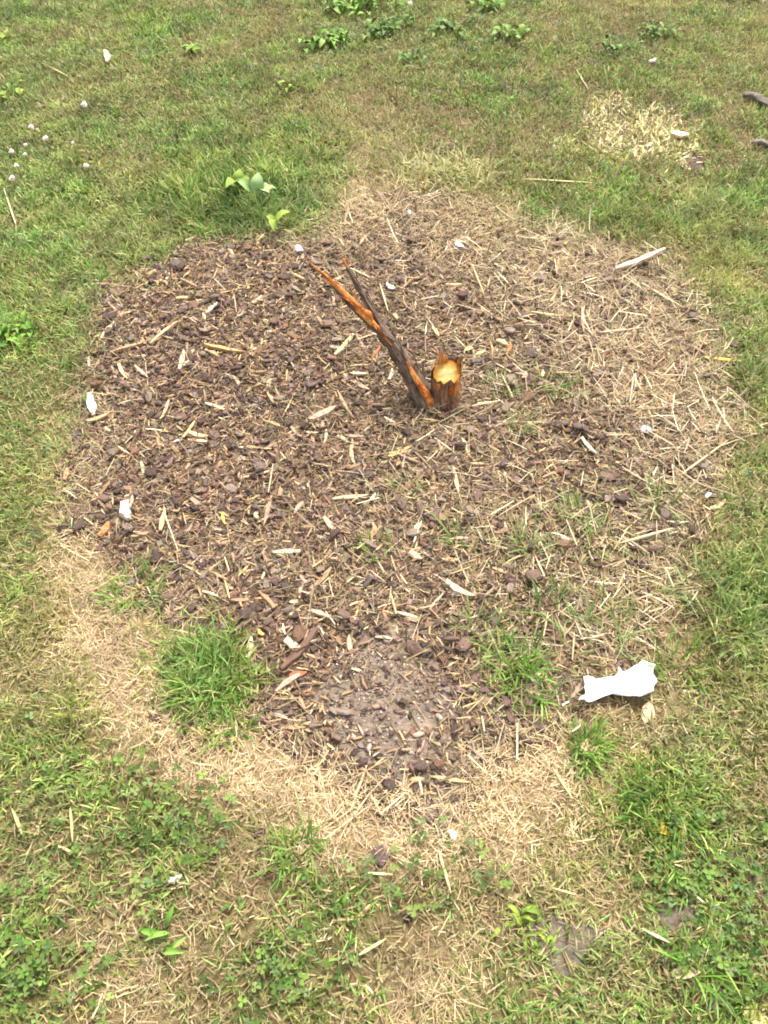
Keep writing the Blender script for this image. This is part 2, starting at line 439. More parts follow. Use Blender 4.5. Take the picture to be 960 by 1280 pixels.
# the bleached patch
def p_ble(x, y, px, py):
    return np.clip(BLEACH(px, py) * (.55 + vnoise(x, y, .05, 45)), 0, 1)
c0 = at(790, 168)
x, y, px, py = scatter(10500, p_ble, (c0[0] - .45, c0[0] + .45, c0[1] - .35, c0[1] + .4))
n = len(x)
c = palette(n, [A(246,236,172), A(250,242,206), A(232,222,144), A(204,204,120), A(238,220,168), A(212,190,140)], [3, 2.4, 2, 1.4, 2, 1.0], .14) * 1.12
g1 = strips(np.stack([x, y, surf(x, y)], 1), R.uniform(0, 2 * pi, n), R.uniform(.7, 1.5, n), R.uniform(0, .6, n), R.uniform(.015, .044, n),
            R.uniform(.004, .010, n), R.normal(0, .5, n), c, 3, True)
link('bleached_grass', mesh_np('bleached_grass', *g1[:3], MAT_STRAW, g1[3]), kind='stuff')
# pale longer blades along the far rim of the bed
x, y, px, py = scatter(60000, lambda x, y, px, py: np.clip(1 - ((px - 555) / 75) ** 2 - ((py - 225) / 26) ** 2, 0, 1), (-.4, 1.0, 2.2, 3.2))
x, y, px, py = x[:900], y[:900], px[:900], py[:900]; n = len(x)
c = palette(n, [A(222,214,158), A(196,196,128), A(160,166,92), A(212,194,140)], [2, 2, 1, 1.5], .1)
g1 = strips(np.stack([x, y, surf(x, y)], 1), R.uniform(0, 2 * pi, n), R.uniform(.3, 1.2, n), R.uniform(0, .9, n), R.uniform(.03, .075, n),
            R.uniform(.003, .007, n), R.normal(0, .5, n), c, 3, True)
link('pale_rim_grass', mesh_np('pale_rim_grass', *g1[:3], MAT_STRAW, g1[3]), kind='stuff')

# ------------------------------------------------------------------ mulch pieces
def bark_mesh(i):
    """flat broken lump about one unit long: uneven outline, bevelled top, rough underside"""
    r = random.Random(100 + i); k = r.choice([6, 7, 7, 8]); asp = r.uniform(.5, .95)
    ring0, ring1, ring2 = [], [], []
    for j in range(k):
        a = 2 * pi * j / k + r.uniform(-.22, .22); q = r.uniform(.36, .56)
        X, Y = cos(a) * q, sin(a) * q * asp
        ring0.append((X * .8, Y * .8, -.13)); ring1.append((X, Y, r.uniform(-.02, .12)))
        f = r.uniform(.6, .92); ring2.append((X * f + r.uniform(-.05, .05), Y * f, r.uniform(.13, .24)))
    V = ring0 + ring1 + ring2 + [(r.uniform(-.1, .1), 0, r.uniform(.15, .25)), (0, 0, -.13)]
    lo, ct = [], []
    for j in range(k):
        n_ = (j + 1) % k
        for a, b in ((0, k), (k, 2 * k)):
            lo += [a + j, a + n_, b + n_, b + j]; ct.append(4)
        lo += [2 * k + j, 2 * k + n_, 3 * k]; ct.append(3)
        lo += [n_, j, 3 * k + 1]; ct.append(3)
    return np.array(V), np.array(lo), np.array(ct)
def sliver_mesh(i, straight=False, ns=5):
    """split sliver about one unit long on x (y and z are scaled by width and thickness)"""
    r = random.Random(300 + i); bend = 0 if straight else r.uniform(-.16, .16); V = []
    blunt = r.uniform(.25, .8), r.uniform(.1, .7)
    for s in range(ns + 1):
        t = s / ns; w = .5 * min(1, blunt[0] + 3 * t * (1 - blunt[0]), blunt[1] + 3 * (1 - t) * (1 - blunt[1])) * r.uniform(.8, 1.12)
        X = t - .5 + (r.uniform(-.03, .03) if 0 < s < ns else 0); yo = bend * (1 - (2 * t - 1) ** 2) * 2; zo = r.uniform(-.15, .15)
        sk = r.uniform(-.12, .12)
        V += [(X - sk * .2, yo - w, -.5 + zo), (X + sk * .2, yo + w, -.5 + zo), (X + sk * .2, yo + w * r.uniform(.55, .95), .5 + zo), (X - sk * .2, yo - w * r.uniform(.55, .95), .5 + zo)]
    lo, ct = [3, 2, 1, 0], [4]
    for s in range(ns):
        a, b = 4 * s, 4 * s + 4
        for j in range(4):
            n_ = (j + 1) % 4; lo += [a + j, a + n_, b + n_, b + j]; ct.append(4)
    a = 4 * ns; lo += [a, a + 1, a + 2, a + 3]; ct.append(4)
    return np.array(V), np.array(lo), np.array(ct)
BARKS = [bark_mesh(i) for i in range(12)]
SLIVS = [sliver_mesh(i) for i in range(12)]
BARK_ME = [mesh_np('bark_chip', *b, MAT_BARK, smooth=False) for b in BARKS]
SLIV_ME = [mesh_np('wood_chip', *b, MAT_WOOD, smooth=False) for b in SLIVS]
STRAIGHT_ME = [mesh_np('wood_splinter', *sliver_mesh(40 + i, True), MAT_WOOD, smooth=False) for i in range(4)]

BARKC = [('dark brown', A(86, 70, 62)), ('brown', A(118, 95, 82)), ('greyish brown', A(136, 118, 104)), ('reddish brown', A(130, 100, 80)), ('dull brown', A(110, 93, 84))]
WOODC = [('tan', A(196, 164, 122)), ('pale cream', A(222, 200, 160)), ('light brown', A(168, 136, 102)), ('pinkish tan', A(196, 160, 136)), ('grey tan', A(172, 154, 132))]

def joined(shapes, n, pos, rotz, tilt, scale, cols):
    """many small pieces in one mesh"""
    parts = []
    idx = R.integers(0, len(shapes), n)
    for s, (v, l, c) in enumerate(shapes):
        w = np.where(idx == s)[0]; m = len(w)
        if not m: continue
        P = v[None] * scale[w][:, None, :]
        ta, tb = tilt[w, 0], tilt[w, 1]
        y = P[..., 1] * np.cos(ta)[:, None] - P[..., 2] * np.sin(ta)[:, None]; z = P[..., 1] * np.sin(ta)[:, None] + P[..., 2] * np.cos(ta)[:, None]
        x = P[..., 0] * np.cos(tb)[:, None] + z * np.sin(tb)[:, None]; z = -P[..., 0] * np.sin(tb)[:, None] + z * np.cos(tb)[:, None]
        ca, sa = np.cos(rotz[w])[:, None], np.sin(rotz[w])[:, None]
        Q = np.stack([x * ca - y * sa, x * sa + y * ca, z], -1) + pos[w][:, None, :]
        nv = len(v)
        parts.append((Q.reshape(-1, 3), (np.arange(m)[:, None] * nv + l[None]).ravel(), np.tile(c, m), np.repeat(cols[w], nv, 0)))
    return cat_geo(parts)

BOX = (BED[:, 0].min() - .1, BED[:, 0].max() + .1, BED[:, 1].min() - .1, BED[:, 1].max() + .1)
def chip_pts(n, power=1.0, floor=.45):
    x, y, px, py = scatter(n * 14, lambda x, y, px, py: np.clip(samp(CHIP, px, py), 0, 1) ** power * (bed_sd(x, y) > -.03) * np.clip(1 - patch_sd(x, y, 0) / .10, floor, 1), BOX)
    return x[:n], y[:n]

def crumb_mesh(i):
    r = random.Random(900 + i); k = r.choice([4, 5, 5, 6]); asp = r.uniform(.55, .95); lo_, hi_ = [], []
    for j in range(k):
        a = 2 * pi * j / k + r.uniform(-.3, .3); q = r.uniform(.36, .56); f = r.uniform(.6, .9)
        lo_.append((cos(a) * q, sin(a) * q * asp, r.uniform(-.10, .02))); hi_.append((cos(a) * q * f, sin(a) * q * asp * f, r.uniform(.1, .24)))
    lo, ct = [], []
    for j in range(k): lo += [j, (j + 1) % k, k + (j + 1) % k, k + j]; ct.append(4)
    lo += list(range(k, 2 * k)); ct.append(k)
    return np.array(lo_ + hi_), np.array(lo), np.array(ct)
CRUMBS = [crumb_mesh(i) for i in range(14)]
def stuff_chips(name, shapes, n, lo, hi, asp, thick, cols, wts, mat):
    x, y = chip_pts(n); n = len(x); s = R.uniform(lo, hi, n) * R.uniform(.8, 1.2, n)
    sc = np.stack([s, s * R.uniform(*asp, n), s * R.uniform(*thick, n)], 1)
    g = joined(shapes, n, np.stack([x, y, surf(x, y) + R.uniform(.001, .006, n)], 1), R.uniform(0, 2 * pi, n), R.normal(0, .28, (n, 2)), sc, palette(n, cols, wts, .16))
    link(name, mesh_np(name, *g[:3], mat, g[3], smooth=False), kind='stuff')
stuff_chips('bark_crumbs', CRUMBS, 9500, .007, .030, (.6, 1), (.35, .9), [c for _n, c in BARKC], [3, 3, 1.6, 1.4, 1.6], MAT_CRUMB)
stuff_chips('wood_crumbs', [sliver_mesh(i, False, 2) for i in range(14)], 6200, .007, .030, (.12, .30), (.06, .14), [c for _n, c in WOODC] + [A(140,112,88)], [2.2, .6, 3, 1.2, 1.8, 2.8], MAT_CRUMB)

x, y = chip_pts(17000, .6); n = len(x)
c = palette(n, [A(86,68,54), A(128,104,80), A(166,138,102), A(200,170,124), A(108,88,70)], [2, 2.6, 2.6, 2.0, 2], .14)
g = strips(np.stack([x, y, surf(x, y) + R.uniform(0, .009, n)], 1), R.uniform(0, 6.28, n), R.normal(1.45, .22, n), R.normal(0, .5, n), R.gamma(3, .006, n) + .006,
           R.uniform(.0012, .0045, n), R.normal(0, .6, n), c, 2, False)
link('bark_shreds', mesh_np('bark_shreds', *g[:3], MAT_CRUMB, g[3], smooth=False), kind='stuff')
# crumbs and grit on the bare soil
w_ = PATCH_W[0]
x, y, px, py = scatter(26000, lambda x, y, px, py: np.clip((patch_sd(x, y, 0) + .02) / .04, 0, 1) * (.35 + .9 * vnoise(x, y, .05, 55)), (w_[:, 0].min(), w_[:, 0].max(), w_[:, 1].min(), w_[:, 1].max()))
x, y = x[:5200], y[:5200]; n = len(x); s = R.gamma(2.0, .0018, n).clip(.0013, .012)
g = joined(CRUMBS, n, np.stack([x, y, surf(x, y) + s * .1], 1), R.uniform(0, 6.28, n), R.normal(0, .3, (n, 2)), np.stack([s, s * .9, s * .9], 1),
           palette(n, [A(146,128,112), A(116,98,86), A(170,150,132), A(196,178,158), A(92,76,66), A(180,154,122)], [3, 3.4, 2, .6, 2.4, .9], .14))
link('soil_crumbs', mesh_np('soil_crumbs', *g[:3], MAT_CRUMB, g[3], smooth=False), kind='stuff')
# longer loose straws lying over the right half and the near rim of the bed
def p_lit(x, y, px, py):
    d = samp(STRAWY, px, py) * np.clip(samp(DRY, px, py) * 1.3 - .3, 0, 1) + .22 * np.clip((px - 560) / 120, 0, 1)
    return np.clip(d * 1.7 * (.1 + 1.3 * vnoise(x, y, .13, 60)), 0, 1) * np.clip((bed_sd(x, y) + .06) / .06, 0, 1) * nopatch(x, y)
x, y, px, py = scatter(58000, p_lit)
n = len(x)
c = palette(n, [A(222,202,162), A(206,184,144), A(232,216,180), A(184,160,124)], [3, 3, 2, 2], .1)
g = strips(np.stack([x, y, surf(x, y) + R.uniform(.003, .016, n)], 1), R.uniform(0, 6.28, n), R.normal(1.45, .15, n), R.normal(.12, .3, n), R.gamma(5, .0085, n) + .012,
           R.uniform(.0015, .0038, n), R.normal(0, .4, n), c, 4, False)
link('loose_straw', mesh_np('loose_straw', *g[:3], MAT_STRAW, g[3]), kind='stuff')
pass  # TRIS

# ------------------------------------------------------------------ the broken sapling
def grain_mat(name, stops, sc, bstr, rough, aniso):
    """colour runs along the length of the piece: the mesh carries a 'grain' vector (across, across, along)"""
    m, nt, out = new_mat(name)
    a = nd(nt, 'ShaderNodeAttribute', attribute_name='grain')
    mp = nd(nt, 'ShaderNodeMapping'); mp.inputs['Scale'].default_value = (1, 1, aniso); nt.links.new(a.outputs['Vector'], mp.inputs['Vector'])
    n = noise(nt, mp.outputs[0], sc, 6, .7)
    c = ramp(nt, n.outputs[0], stops)
    bsdf(nt, out, c.outputs[0], rough, n.outputs[0], bstr, .009, .1)
    return m
MAT_SBARK = grain_mat('sapling_bark', [(.35, A(64, 51, 43)), (.45, A(114, 94, 79)), (.54, A(146, 124, 106)), (.65, A(178, 158, 138))], 170, 1.0, .85, .16)
MAT_PBARK = grain_mat('stump_bark', [(.32, A(70, 48, 36)), (.44, A(128, 92, 70)), (.55, A(168, 126, 98)), (.68, A(200, 162, 132))], 140, .9, .8, .22)
MAT_ORANGE = grain_mat('torn_wood', [(.34, A(92, 52, 30)), (.43, A(172, 92, 42)), (.53, A(216, 132, 62)), (.64, A(244, 190, 118))], 190, .5, .65, .12)
def cut_material():
    m, nt, out = new_mat('fresh_cut_wood')
    a = nd(nt, 'ShaderNodeAttribute', attribute_name='grain')
    ml = nd(nt, 'ShaderNodeVectorMath', operation='MULTIPLY'); ml.inputs[1].default_value = (1, 1, 0); nt.links.new(a.outputs['Vector'], ml.inputs[0])
    ln = nd(nt, 'ShaderNodeVectorMath', operation='LENGTH'); nt.links.new(ml.outputs[0], ln.inputs[0])
    n = noise(nt, a.outputs['Vector'], 120, 6, .75); n2 = noise(nt, a.outputs['Vector'], 420, 4, .7)
    ad = nd(nt, 'ShaderNodeMath', operation='MULTIPLY_ADD'); nt.links.new(n.outputs[0], ad.inputs[0]); ad.inputs[1].default_value = .022; nt.links.new(ln.outputs['Value'], ad.inputs[2])
    w = nd(nt, 'ShaderNodeMath', operation='MULTIPLY'); nt.links.new(ad.outputs[0], w.inputs[0]); w.inputs[1].default_value = 1500.
    sn = nd(nt, 'ShaderNodeMath', operation='SINE'); nt.links.new(w.outputs[0], sn.inputs[0])
    rg = ramp(nt, sn.outputs[0], [(.0, (.90,) * 3), (1., (1.0,) * 3)])
    base = ramp(nt, ad.outputs[0], [(.022, A(255, 236, 160) * 1.25), (.033, A(255, 208, 104) * 1.2), (.042, A(240, 156, 66)), (.051, A(186, 100, 46))])
    c = mixc(nt, 1.0, base.outputs[0], rg.outputs[0], 'MULTIPLY')
    g2 = ramp(nt, n2.outputs[0], [(.30, (.84,) * 3), (.6, (1.08,) * 3)])
    c = mixc(nt, 1.0, c, g2.outputs[0], 'MULTIPLY')
    bsdf(nt, out, c, .75, n2.outputs[0], 1.0, .009, .15)
    return m
MAT_CUT = cut_material()


def tube(name, path, radii, mat, parent, k=16, flat=1.0, flatdir=None, rough=.10, seed=0, origin=None, top=None):
    """skin of a path with given radii, uneven round the rim; top(angle) gives a ragged upper edge"""
    r = random.Random(seed); path = [Vector([float(q) for q in p]) for p in path]
    fine, fr = [], []
    sub = 9
    for i in range(len(path) - 1):
        for s in range(sub):
            t = s / sub; fine.append(path[i].lerp(path[i + 1], t)); fr.append(radii[i] * (1 - t) + radii[i + 1] * t)
    fine.append(path[-1]); fr.append(radii[-1])
    V, G = [], []; ph = [r.uniform(0, 6.28) for _ in range(8)]; rid = [r.uniform(-1, 1) for _ in range(k)]
    ref = Vector(flatdir) if flatdir is not None else Vector((0, -1, .3)); acc = 0
    for i, p in enumerate(fine):
        d = (fine[min(i + 1, len(fine) - 1)] - fine[max(i - 1, 0)]).normalized()
        u = (ref - d * ref.dot(d)).normalized(); w = d.cross(u)
        if i: acc += (p - fine[i - 1]).length
        for j in range(k):
            a = 2 * pi * j / k
            q = fr[i] * (1 + rough * (sin(2 * a + ph[0] + acc * 20) * .5 + sin(3 * a + ph[1] - acc * 33) * .4 + sin(5 * a + ph[2] + acc * 60) * .35 + rid[j] * .8 + .5 * sin(9 * a + ph[4] + acc * 24) * sin(acc * 90 + ph[5] + 2 * a) + r.uniform(-.22, .22)))
            v = p + u * (cos(a) * q * flat) + w * (sin(a) * q)
            if top is not None and i == len(fine) - 1: v = v + d * top(a)
            V.append(v - parent_loc(parent)); G.append((cos(a) * fr[0], sin(a) * fr[0], acc + ph[3]))
    lo, ct = [], []
    for i in range(len(fine) - 1):
        for j in range(k):
            n_ = (j + 1) % k; lo += [i * k + j, i * k + n_, (i + 1) * k + n_, (i + 1) * k + j]; ct.append(4)
    for i, rev in ((0, True), (len(fine) - 1, False)):
        if i and top is not None: continue
        ring = [i * k + j for j in range(k)]; lo += ring[::-1] if rev else ring; ct.append(k)
    me = mesh_np(name, np.array([tuple(v) for v in V]), np.array(lo), np.array(ct), mat)
    at_ = me.attributes.new('grain', 'FLOAT_VECTOR', 'POINT'); at_.data.foreach_set('vector', np.array(G, np.float32).ravel())
    return link(name, me, parent)
def parent_loc(o):
    v = Vector((0, 0, 0))
    while o is not None: v = v + o.location; o = o.parent
    return v

b0 = at(556, 516); SC = Vector((b0[0], b0[1] + .034, surf1(b0[0], b0[1] + .034)))
sap = link('broken_sapling', None, None, SC, 'snapped tree sapling, short stump with bright torn wood and bark covered stem leaning left', 'tree stump')
def rim(a):                                      # 0 faces the camera, pi the far side
    base = .004 * sin(3 * a + 1) + .003 * sin(7 * a)
    far = max(0, -cos(a))
    return base + .016 * far + .012 * max(0, sin(a * 4 + .6)) * far + .020 * max(0, cos(a - 2.0)) ** 4 + .006 * sin(11 * a)
stump = tube('stump', [SC + Vector((0.004, 0, -.02)), SC + Vector((.001, 0, .02)), SC + Vector((-.001, 0, .055)), SC + Vector((0, .001, .088))], [.047, .040, .036, .0365], MAT_PBARK, sap, 26, rough=.06, seed=3, top=rim)
# torn top: rings from just inside the rim to the middle, falling towards the camera side
V, G, lo, ct = [], [], [], []; rr = random.Random(5); K = 24
for q, fr_ in enumerate((.965, .78, .55, .3)):
    for j in range(K):
        a = 2 * pi * j / K; rad = .0355 * fr_
        z = .088 + min(rim(a), .014) * fr_ - .004 * (1 - fr_) - .003 - .012 * cos(a) * fr_ * .4 + rr.uniform(-.0016, .0016) * (q > 0)
        V.append((sin(a) * rad, -cos(a) * rad, z)); G.append((sin(a) * rad, cos(a) * rad, z * 3))
V.append((0, 0, .089)); G.append((0, 0, .3))
for q in range(3):
    for j in range(K):
        n_ = (j + 1) % K; lo += [q * K + j, q * K + n_, (q + 1) * K + n_, (q + 1) * K + j]; ct.append(4)
for j in range(K): lo += [3 * K + j, 3 * K + (j + 1) % K, 4 * K]; ct.append(3)
me = mesh_np('torn_top', np.array(V), np.array(lo), np.array(ct), MAT_CUT, smooth=True)
me.attributes.new('grain', 'FLOAT_VECTOR', 'POINT').data.foreach_set('vector', np.array(G, np.float32).ravel())
link('torn_top', me, stump)
for (dx, dy, h, w, lx, s) in ((-.010, .028, .052, .014, -.003, 1), (-.002, .030, .034, .008, 0, 2), (.028, .018, .042, .008, .006, 3), (.034, .004, .026, .006, .004, 4), (-.028, .014, .018, .006, -.002, 5)):
    p = SC + Vector((dx, dy, .085))
    tube('splinter', [p, p + Vector((lx * .4, .001, h * .55)), p + Vector((lx, .002, h))], [w, w * .72, .0012], MAT_ORANGE, stump, 8, .42, (dx, dy, 0), .2, 30 + s)
for (dx, dy, z0, h, w, s) in ((.010, -.035, .040, .040, .008, 6), (.024, -.028, .026, .060, .009, 7), (-.022, -.029, .06, .026, .006, 8)):
    p = SC + Vector((dx, dy, z0))
    tube('splinter', [p, p + Vector((.001, .0, h * .6)), p + Vector((.002, .003, h))], [.002, w, w * .5], MAT_ORANGE, stump, 8, .3, (dx, dy, 0), .15, 30 + s)

def fibres(parent, pts, n, L0, L1, w, spread, seed, mat=None, radius=None, name='fibre'):
    """loose torn fibres standing off a broken edge"""
    r = random.Random(seed)
    for i in range(n):
        t = r.random() * (len(pts) - 1); k = int(t); p = pts[k].lerp(pts[k + 1], t - k); d = (pts[k + 1] - pts[k]).normalized()
        q = Vector((r.gauss(0, 1), r.gauss(0, 1), r.gauss(0, 1))) * spread; L_ = r.uniform(L0, L1)
        if radius: q = (q - d * q.dot(d)).normalized() * (radius[0] * (1 - t / (len(pts) - 1)) + radius[1] * t / (len(pts) - 1))
        e = (d + (Vector((0, 0, 0)) if radius else Vector((0, 0, 0))) + Vector((r.gauss(0, .22), r.gauss(0, .22), r.gauss(0, .22)))).normalized() * L_
        tube(name, [p + q, p + q + e * .6, p + q + e], [w, w * .7, .0004], mat or MAT_ORANGE, parent, 5, .5, tuple(q) if radius else None, .15, seed * 50 + i)
SB = Vector(at(539, 514)); SB.z = surf1(SB.x, SB.y) - .015
def sp(px, py, z): return Vector(at(px, py, z))
stem_path = [SB, sp(531, 500, .028), sp(515, 470, .088), sp(501, 445, .132), sp(487, 426, .165), sp(473, 408, .195)]
stem = tube('leaning_stem', stem_path, [.033, .029, .0215, .0175, .0150, .0135], MAT_SBARK, sap, 26, rough=.12, seed=8)
tube('bark_prong', [stem_path[-2], stem_path[-1] + Vector((.006, 0, 0)), sp(462, 384, .235), sp(448, 358, .275), sp(434, 334, .31)], [.009, .0085, .0075, .0065, .0045], MAT_SBARK, stem, 18, .75, rough=.24, seed=9)
tube('torn_tip', [sp(438, 341, .297), sp(433, 332, .312), sp(429, 324, .322)], [.0035, .003, .001], MAT_ORANGE, stem, 7, .5, rough=.25, seed=10)
tube('torn_prong', [sp(490, 432, .166), sp(473, 411, .198), sp(455, 392, .226), sp(441, 377, .25), sp(424, 360, .275), sp(407, 345, .297), sp(394, 334, .31), sp(384, 325, .32)], [.0015, .0055, .0082, .0074, .0058, .0042, .0028, .0008], MAT_ORANGE, stem, 14, .6, (.5, -1, .9), .2, 11)
tube('bark_strip', [sp(476, 418, .186), sp(455, 397, .215), sp(437, 380, .24), sp(420, 362, .266), sp(408, 351, .284)], [.007, .0085, .007, .005, .0015], MAT_SBARK, stem, 8, .5, (.6, .6, -.4), .25, 12)
tube('splinter', [sp(509, 452, .135), sp(515, 465, .118), sp(527, 485, .08), sp(538, 503, .045), sp(543, 516, .006)], [.001, .006, .0088, .0095, .008], MAT_ORANGE, stem, 8, .45, (.6, -.8, .5), .2, 13)
fibres(stem, [sp(474, 412, .2), sp(455, 392, .232), sp(441, 377, .256), sp(424, 360, .28), sp(400, 339, .305)], 16, .018, .05, .0017, .005, 21)
fibres(stem, stem_path[:5], 34, .025, .07, .0042, 1, 24, MAT_SBARK, (.029, .0165), 'bark_flake')
fibres(stem, stem_path[3:], 10, .02, .05, .0030, 1, 25, MAT_SBARK, (.0165, .0130), 'bark_flake')
fibres(stem, [sp(512, 458, .13), sp(527, 485, .085), sp(541, 510, .03)], 9, -.035, -.015, .0018, .006, 22)
fibres(stem, [sp(440, 345, .29), sp(431, 328, .316)], 6, .012, .028, .0014, .004, 23)
tube('splinter', [sp(452, 385, .245), sp(461, 392, .238), sp(466, 402, .222)], [.001, .0075, .002], MAT_ORANGE, stem, 7, .4, (.3, -1, .8), .2, 14)
tube('splinter', [sp(548, 515, .005), sp(546, 499, .04), sp(544, 489, .06)], [.009, .006, .001], MAT_ORANGE, stem, 7, .4, (0, -1, .3), .2, 15)

# ------------------------------------------------------------------ white paper
def sheet_from_px(name, pts, zf, mat, label, cat, kind=None, step=.005, thick=.0012, group=None):
    """thin crumpled sheet: outline given in photo pixels, laid at its place on the ground"""
    from mathutils.geometry import delaunay_2d_cdt
    W = [Vector(at(*p, z=.012)[:2]) for p in pts]
    c = sum(W, Vector((0, 0))) / len(W); poly = np.array([tuple(w) for w in W])
    outl = []
    for i, a in enumerate(W):
        b = W[(i + 1) % len(W)]; m = max(1, int((b - a).length / step))
        for s in range(m): outl.append(a.lerp(b, s / m))
    gx, gy = np.meshgrid(np.arange(poly[:, 0].min(), poly[:, 0].max(), step), np.arange(poly[:, 1].min(), poly[:, 1].max(), step))
    gx = gx.ravel() + R.uniform(-.001, .001, gx.size); gy = gy.ravel() + R.uniform(-.001, .001, gy.size)
    k = poly_sd(gx, gy, poly) > step * .5
    pts2 = outl + [Vector((float(a), float(b))) for a, b in zip(gx[k], gy[k])]
    n0 = len(outl)
    vs, _e, fs, *_ = delaunay_2d_cdt(pts2, [(i, (i + 1) % n0) for i in range(n0)], [], 1, 1e-6)
    P = np.array([tuple(v) for v in vs]); z0 = float(np.mean(surf(P[:, 0], P[:, 1])))
    z = np.maximum(z0 + zf(P[:, 0] - c.x, P[:, 1] - c.y), surf(P[:, 0], P[:, 1]) + .003)
    V = np.stack([P[:, 0] - c.x, P[:, 1] - c.y, z - z0], 1)
    me = mesh_np(name, V, np.array([i for f in fs for i in f]), np.array([len(f) for f in fs]), mat)
    o = link(name, me, None, (c.x, c.y, z0), label, cat, group)
    md = o.modifiers.new('thickness', 'SOLIDIFY'); md.thickness = thick; md.offset = 1
    return o
def paper_mat(name, col, rough=.85, transl=.15):
    m, nt, out = new_mat(name)
    geo = nd(nt, 'ShaderNodeNewGeometry'); n = noise(nt, geo.outputs['Position'], 140, 4)
    r = ramp(nt, n.outputs[0], [(.3, np.array(col) * .94), (.7, np.array(col))])
    bsdf(nt, out, r.outputs[0], rough, n.outputs[0], .15, .001, .3, transl)
    return m
MAT_PAPER = paper_mat('white_paper', (.72, .72, .71))
MAT_VIOLET = paper_mat('violet_paper', lin((206, 192, 204)) * .5)
MAT_SCRAP = paper_mat('dull_white_paper', (.42, .40, .38))
MAT_CLEAR = paper_mat('clear_plastic', lin((170, 160, 152)) * .26, .25)
o0 = lambda x, y: (680 + x / 5.333, 800 + y / 5.333)
big = [o0(*p) for p in [(255,258),(285,250),(318,254),(342,268),(400,262),(465,262),(482,240),(490,190),(500,200),(512,242),(560,215),(605,180),(640,150),(655,138),(690,168),(728,190),(718,215),(714,245),(728,262),(743,295),(722,320),(708,345),(712,370),(665,388),(620,402),(575,396),(540,390),(490,384),(448,378),(400,390),(345,412),(292,433),(272,428),(262,410),(240,418),(215,420),(232,402),(270,372),(262,330),(270,300)]]
crump = lambda x, y: .010 + .020 * vnoise(x, y, .045, 50) + .009 * vnoise(x, y, .016, 51) + .010 * np.abs(np.sin(x * 38 + y * 20)) * .6
sheet_from_px('paper_scrap', big, crump, MAT_PAPER, 'large torn white paper scrap lying crumpled on the dry grass', 'paper scrap')
sheet_from_px('paper_scrap', [o0(*p) for p in [(118,432),(140,415),(163,405),(168,414),(150,426),(128,444)]], lambda x, y: .006 + .003 * vnoise(x, y, .01, 52), MAT_PAPER, 'tiny white paper shred just left of the large torn paper', 'paper scrap', step=.003)
fl = lambda x, y: .008 + .008 * vnoise(x, y, .02, 53)
def scrap(cx, cy, pts, mat, label, name='paper_scrap', cat='paper scrap'):
    sheet_from_px(name, [(cx + a * .66, cy + b * .66) for a, b in pts], fl, mat, label, cat, step=.004, thick=.0015)
scrap(374, 316, [(-9,-5),(-2,-8),(4,-6),(9,2),(8,6),(1,4),(-4,6),(-7,1)], MAT_VIOLET, 'pale violet scrap just beyond the tip of the leaning stem')
scrap(573, 315, [(-9,-3),(-5,-6),(2,-4),(9,1),(8,5),(1,4),(-6,3)], MAT_SCRAP, 'small white scrap on bark at the far side of the bed')
scrap(488, 367, [(-9,-4),(-6,-8),(-2,-3),(5,-2),(9,3),(5,6),(-2,4),(-5,2)], MAT_SCRAP, 'white folded scrap right of the upper part of the leaning stem')
scrap(884, 622, [(-8,0),(-1,-6),(7,-5),(5,0),(-3,5)], MAT_SCRAP, 'flat white scrap among straw at the right rim of the bed')
scrap(805, 543, [(-13,-3),(-6,-9),(4,-8),(12,-3),(13,5),(4,8),(-5,7),(-11,4)], MAT_CLEAR, 'dull translucent plastic scrap pressed into dark mulch', 'plastic_scrap', 'plastic scrap')
scrap(512, 272, [(-5,-2),(0,-4),(5,0),(3,4),(-3,3)], MAT_SCRAP, 'tiny white scrap at the far rim of the mulch')

# ------------------------------------------------------------------ single pieces seen in the photograph
LAND = []
def place(name, me, x, y, ang, size, color, label, cat, lift=.006, tilt=0., roll=0., group=None):
    o = link(name, me, None, (x, y, surf1(x, y) + lift), label, cat, group, None, color)
    o.rotation_euler = (roll, tilt, ang); o.scale = [float(s) for s in size]
    return o
def between(a, b, width, col, label, name='wood_chip', cat='wood chip', me=None, thick=None, lift=.008, tilt=0., group=None):
    A_, B_ = at(*a, z=.008), at(*b, z=.008); c = (A_ + B_) / 2; d = B_ - A_; L_ = float(np.hypot(d[0], d[1]))
    return place(name, me if me is not None else random.choice(SLIV_ME), c[0], c[1], math.atan2(d[1], d[0]), (L_, width, thick or max(.003, width * .35)), A(*col), label, cat, lift, tilt, group=group)
WG = 'pale wood chips in the mulch'
CURVE_A, CURVE_B = SLIV_ME[0], SLIV_ME[3]
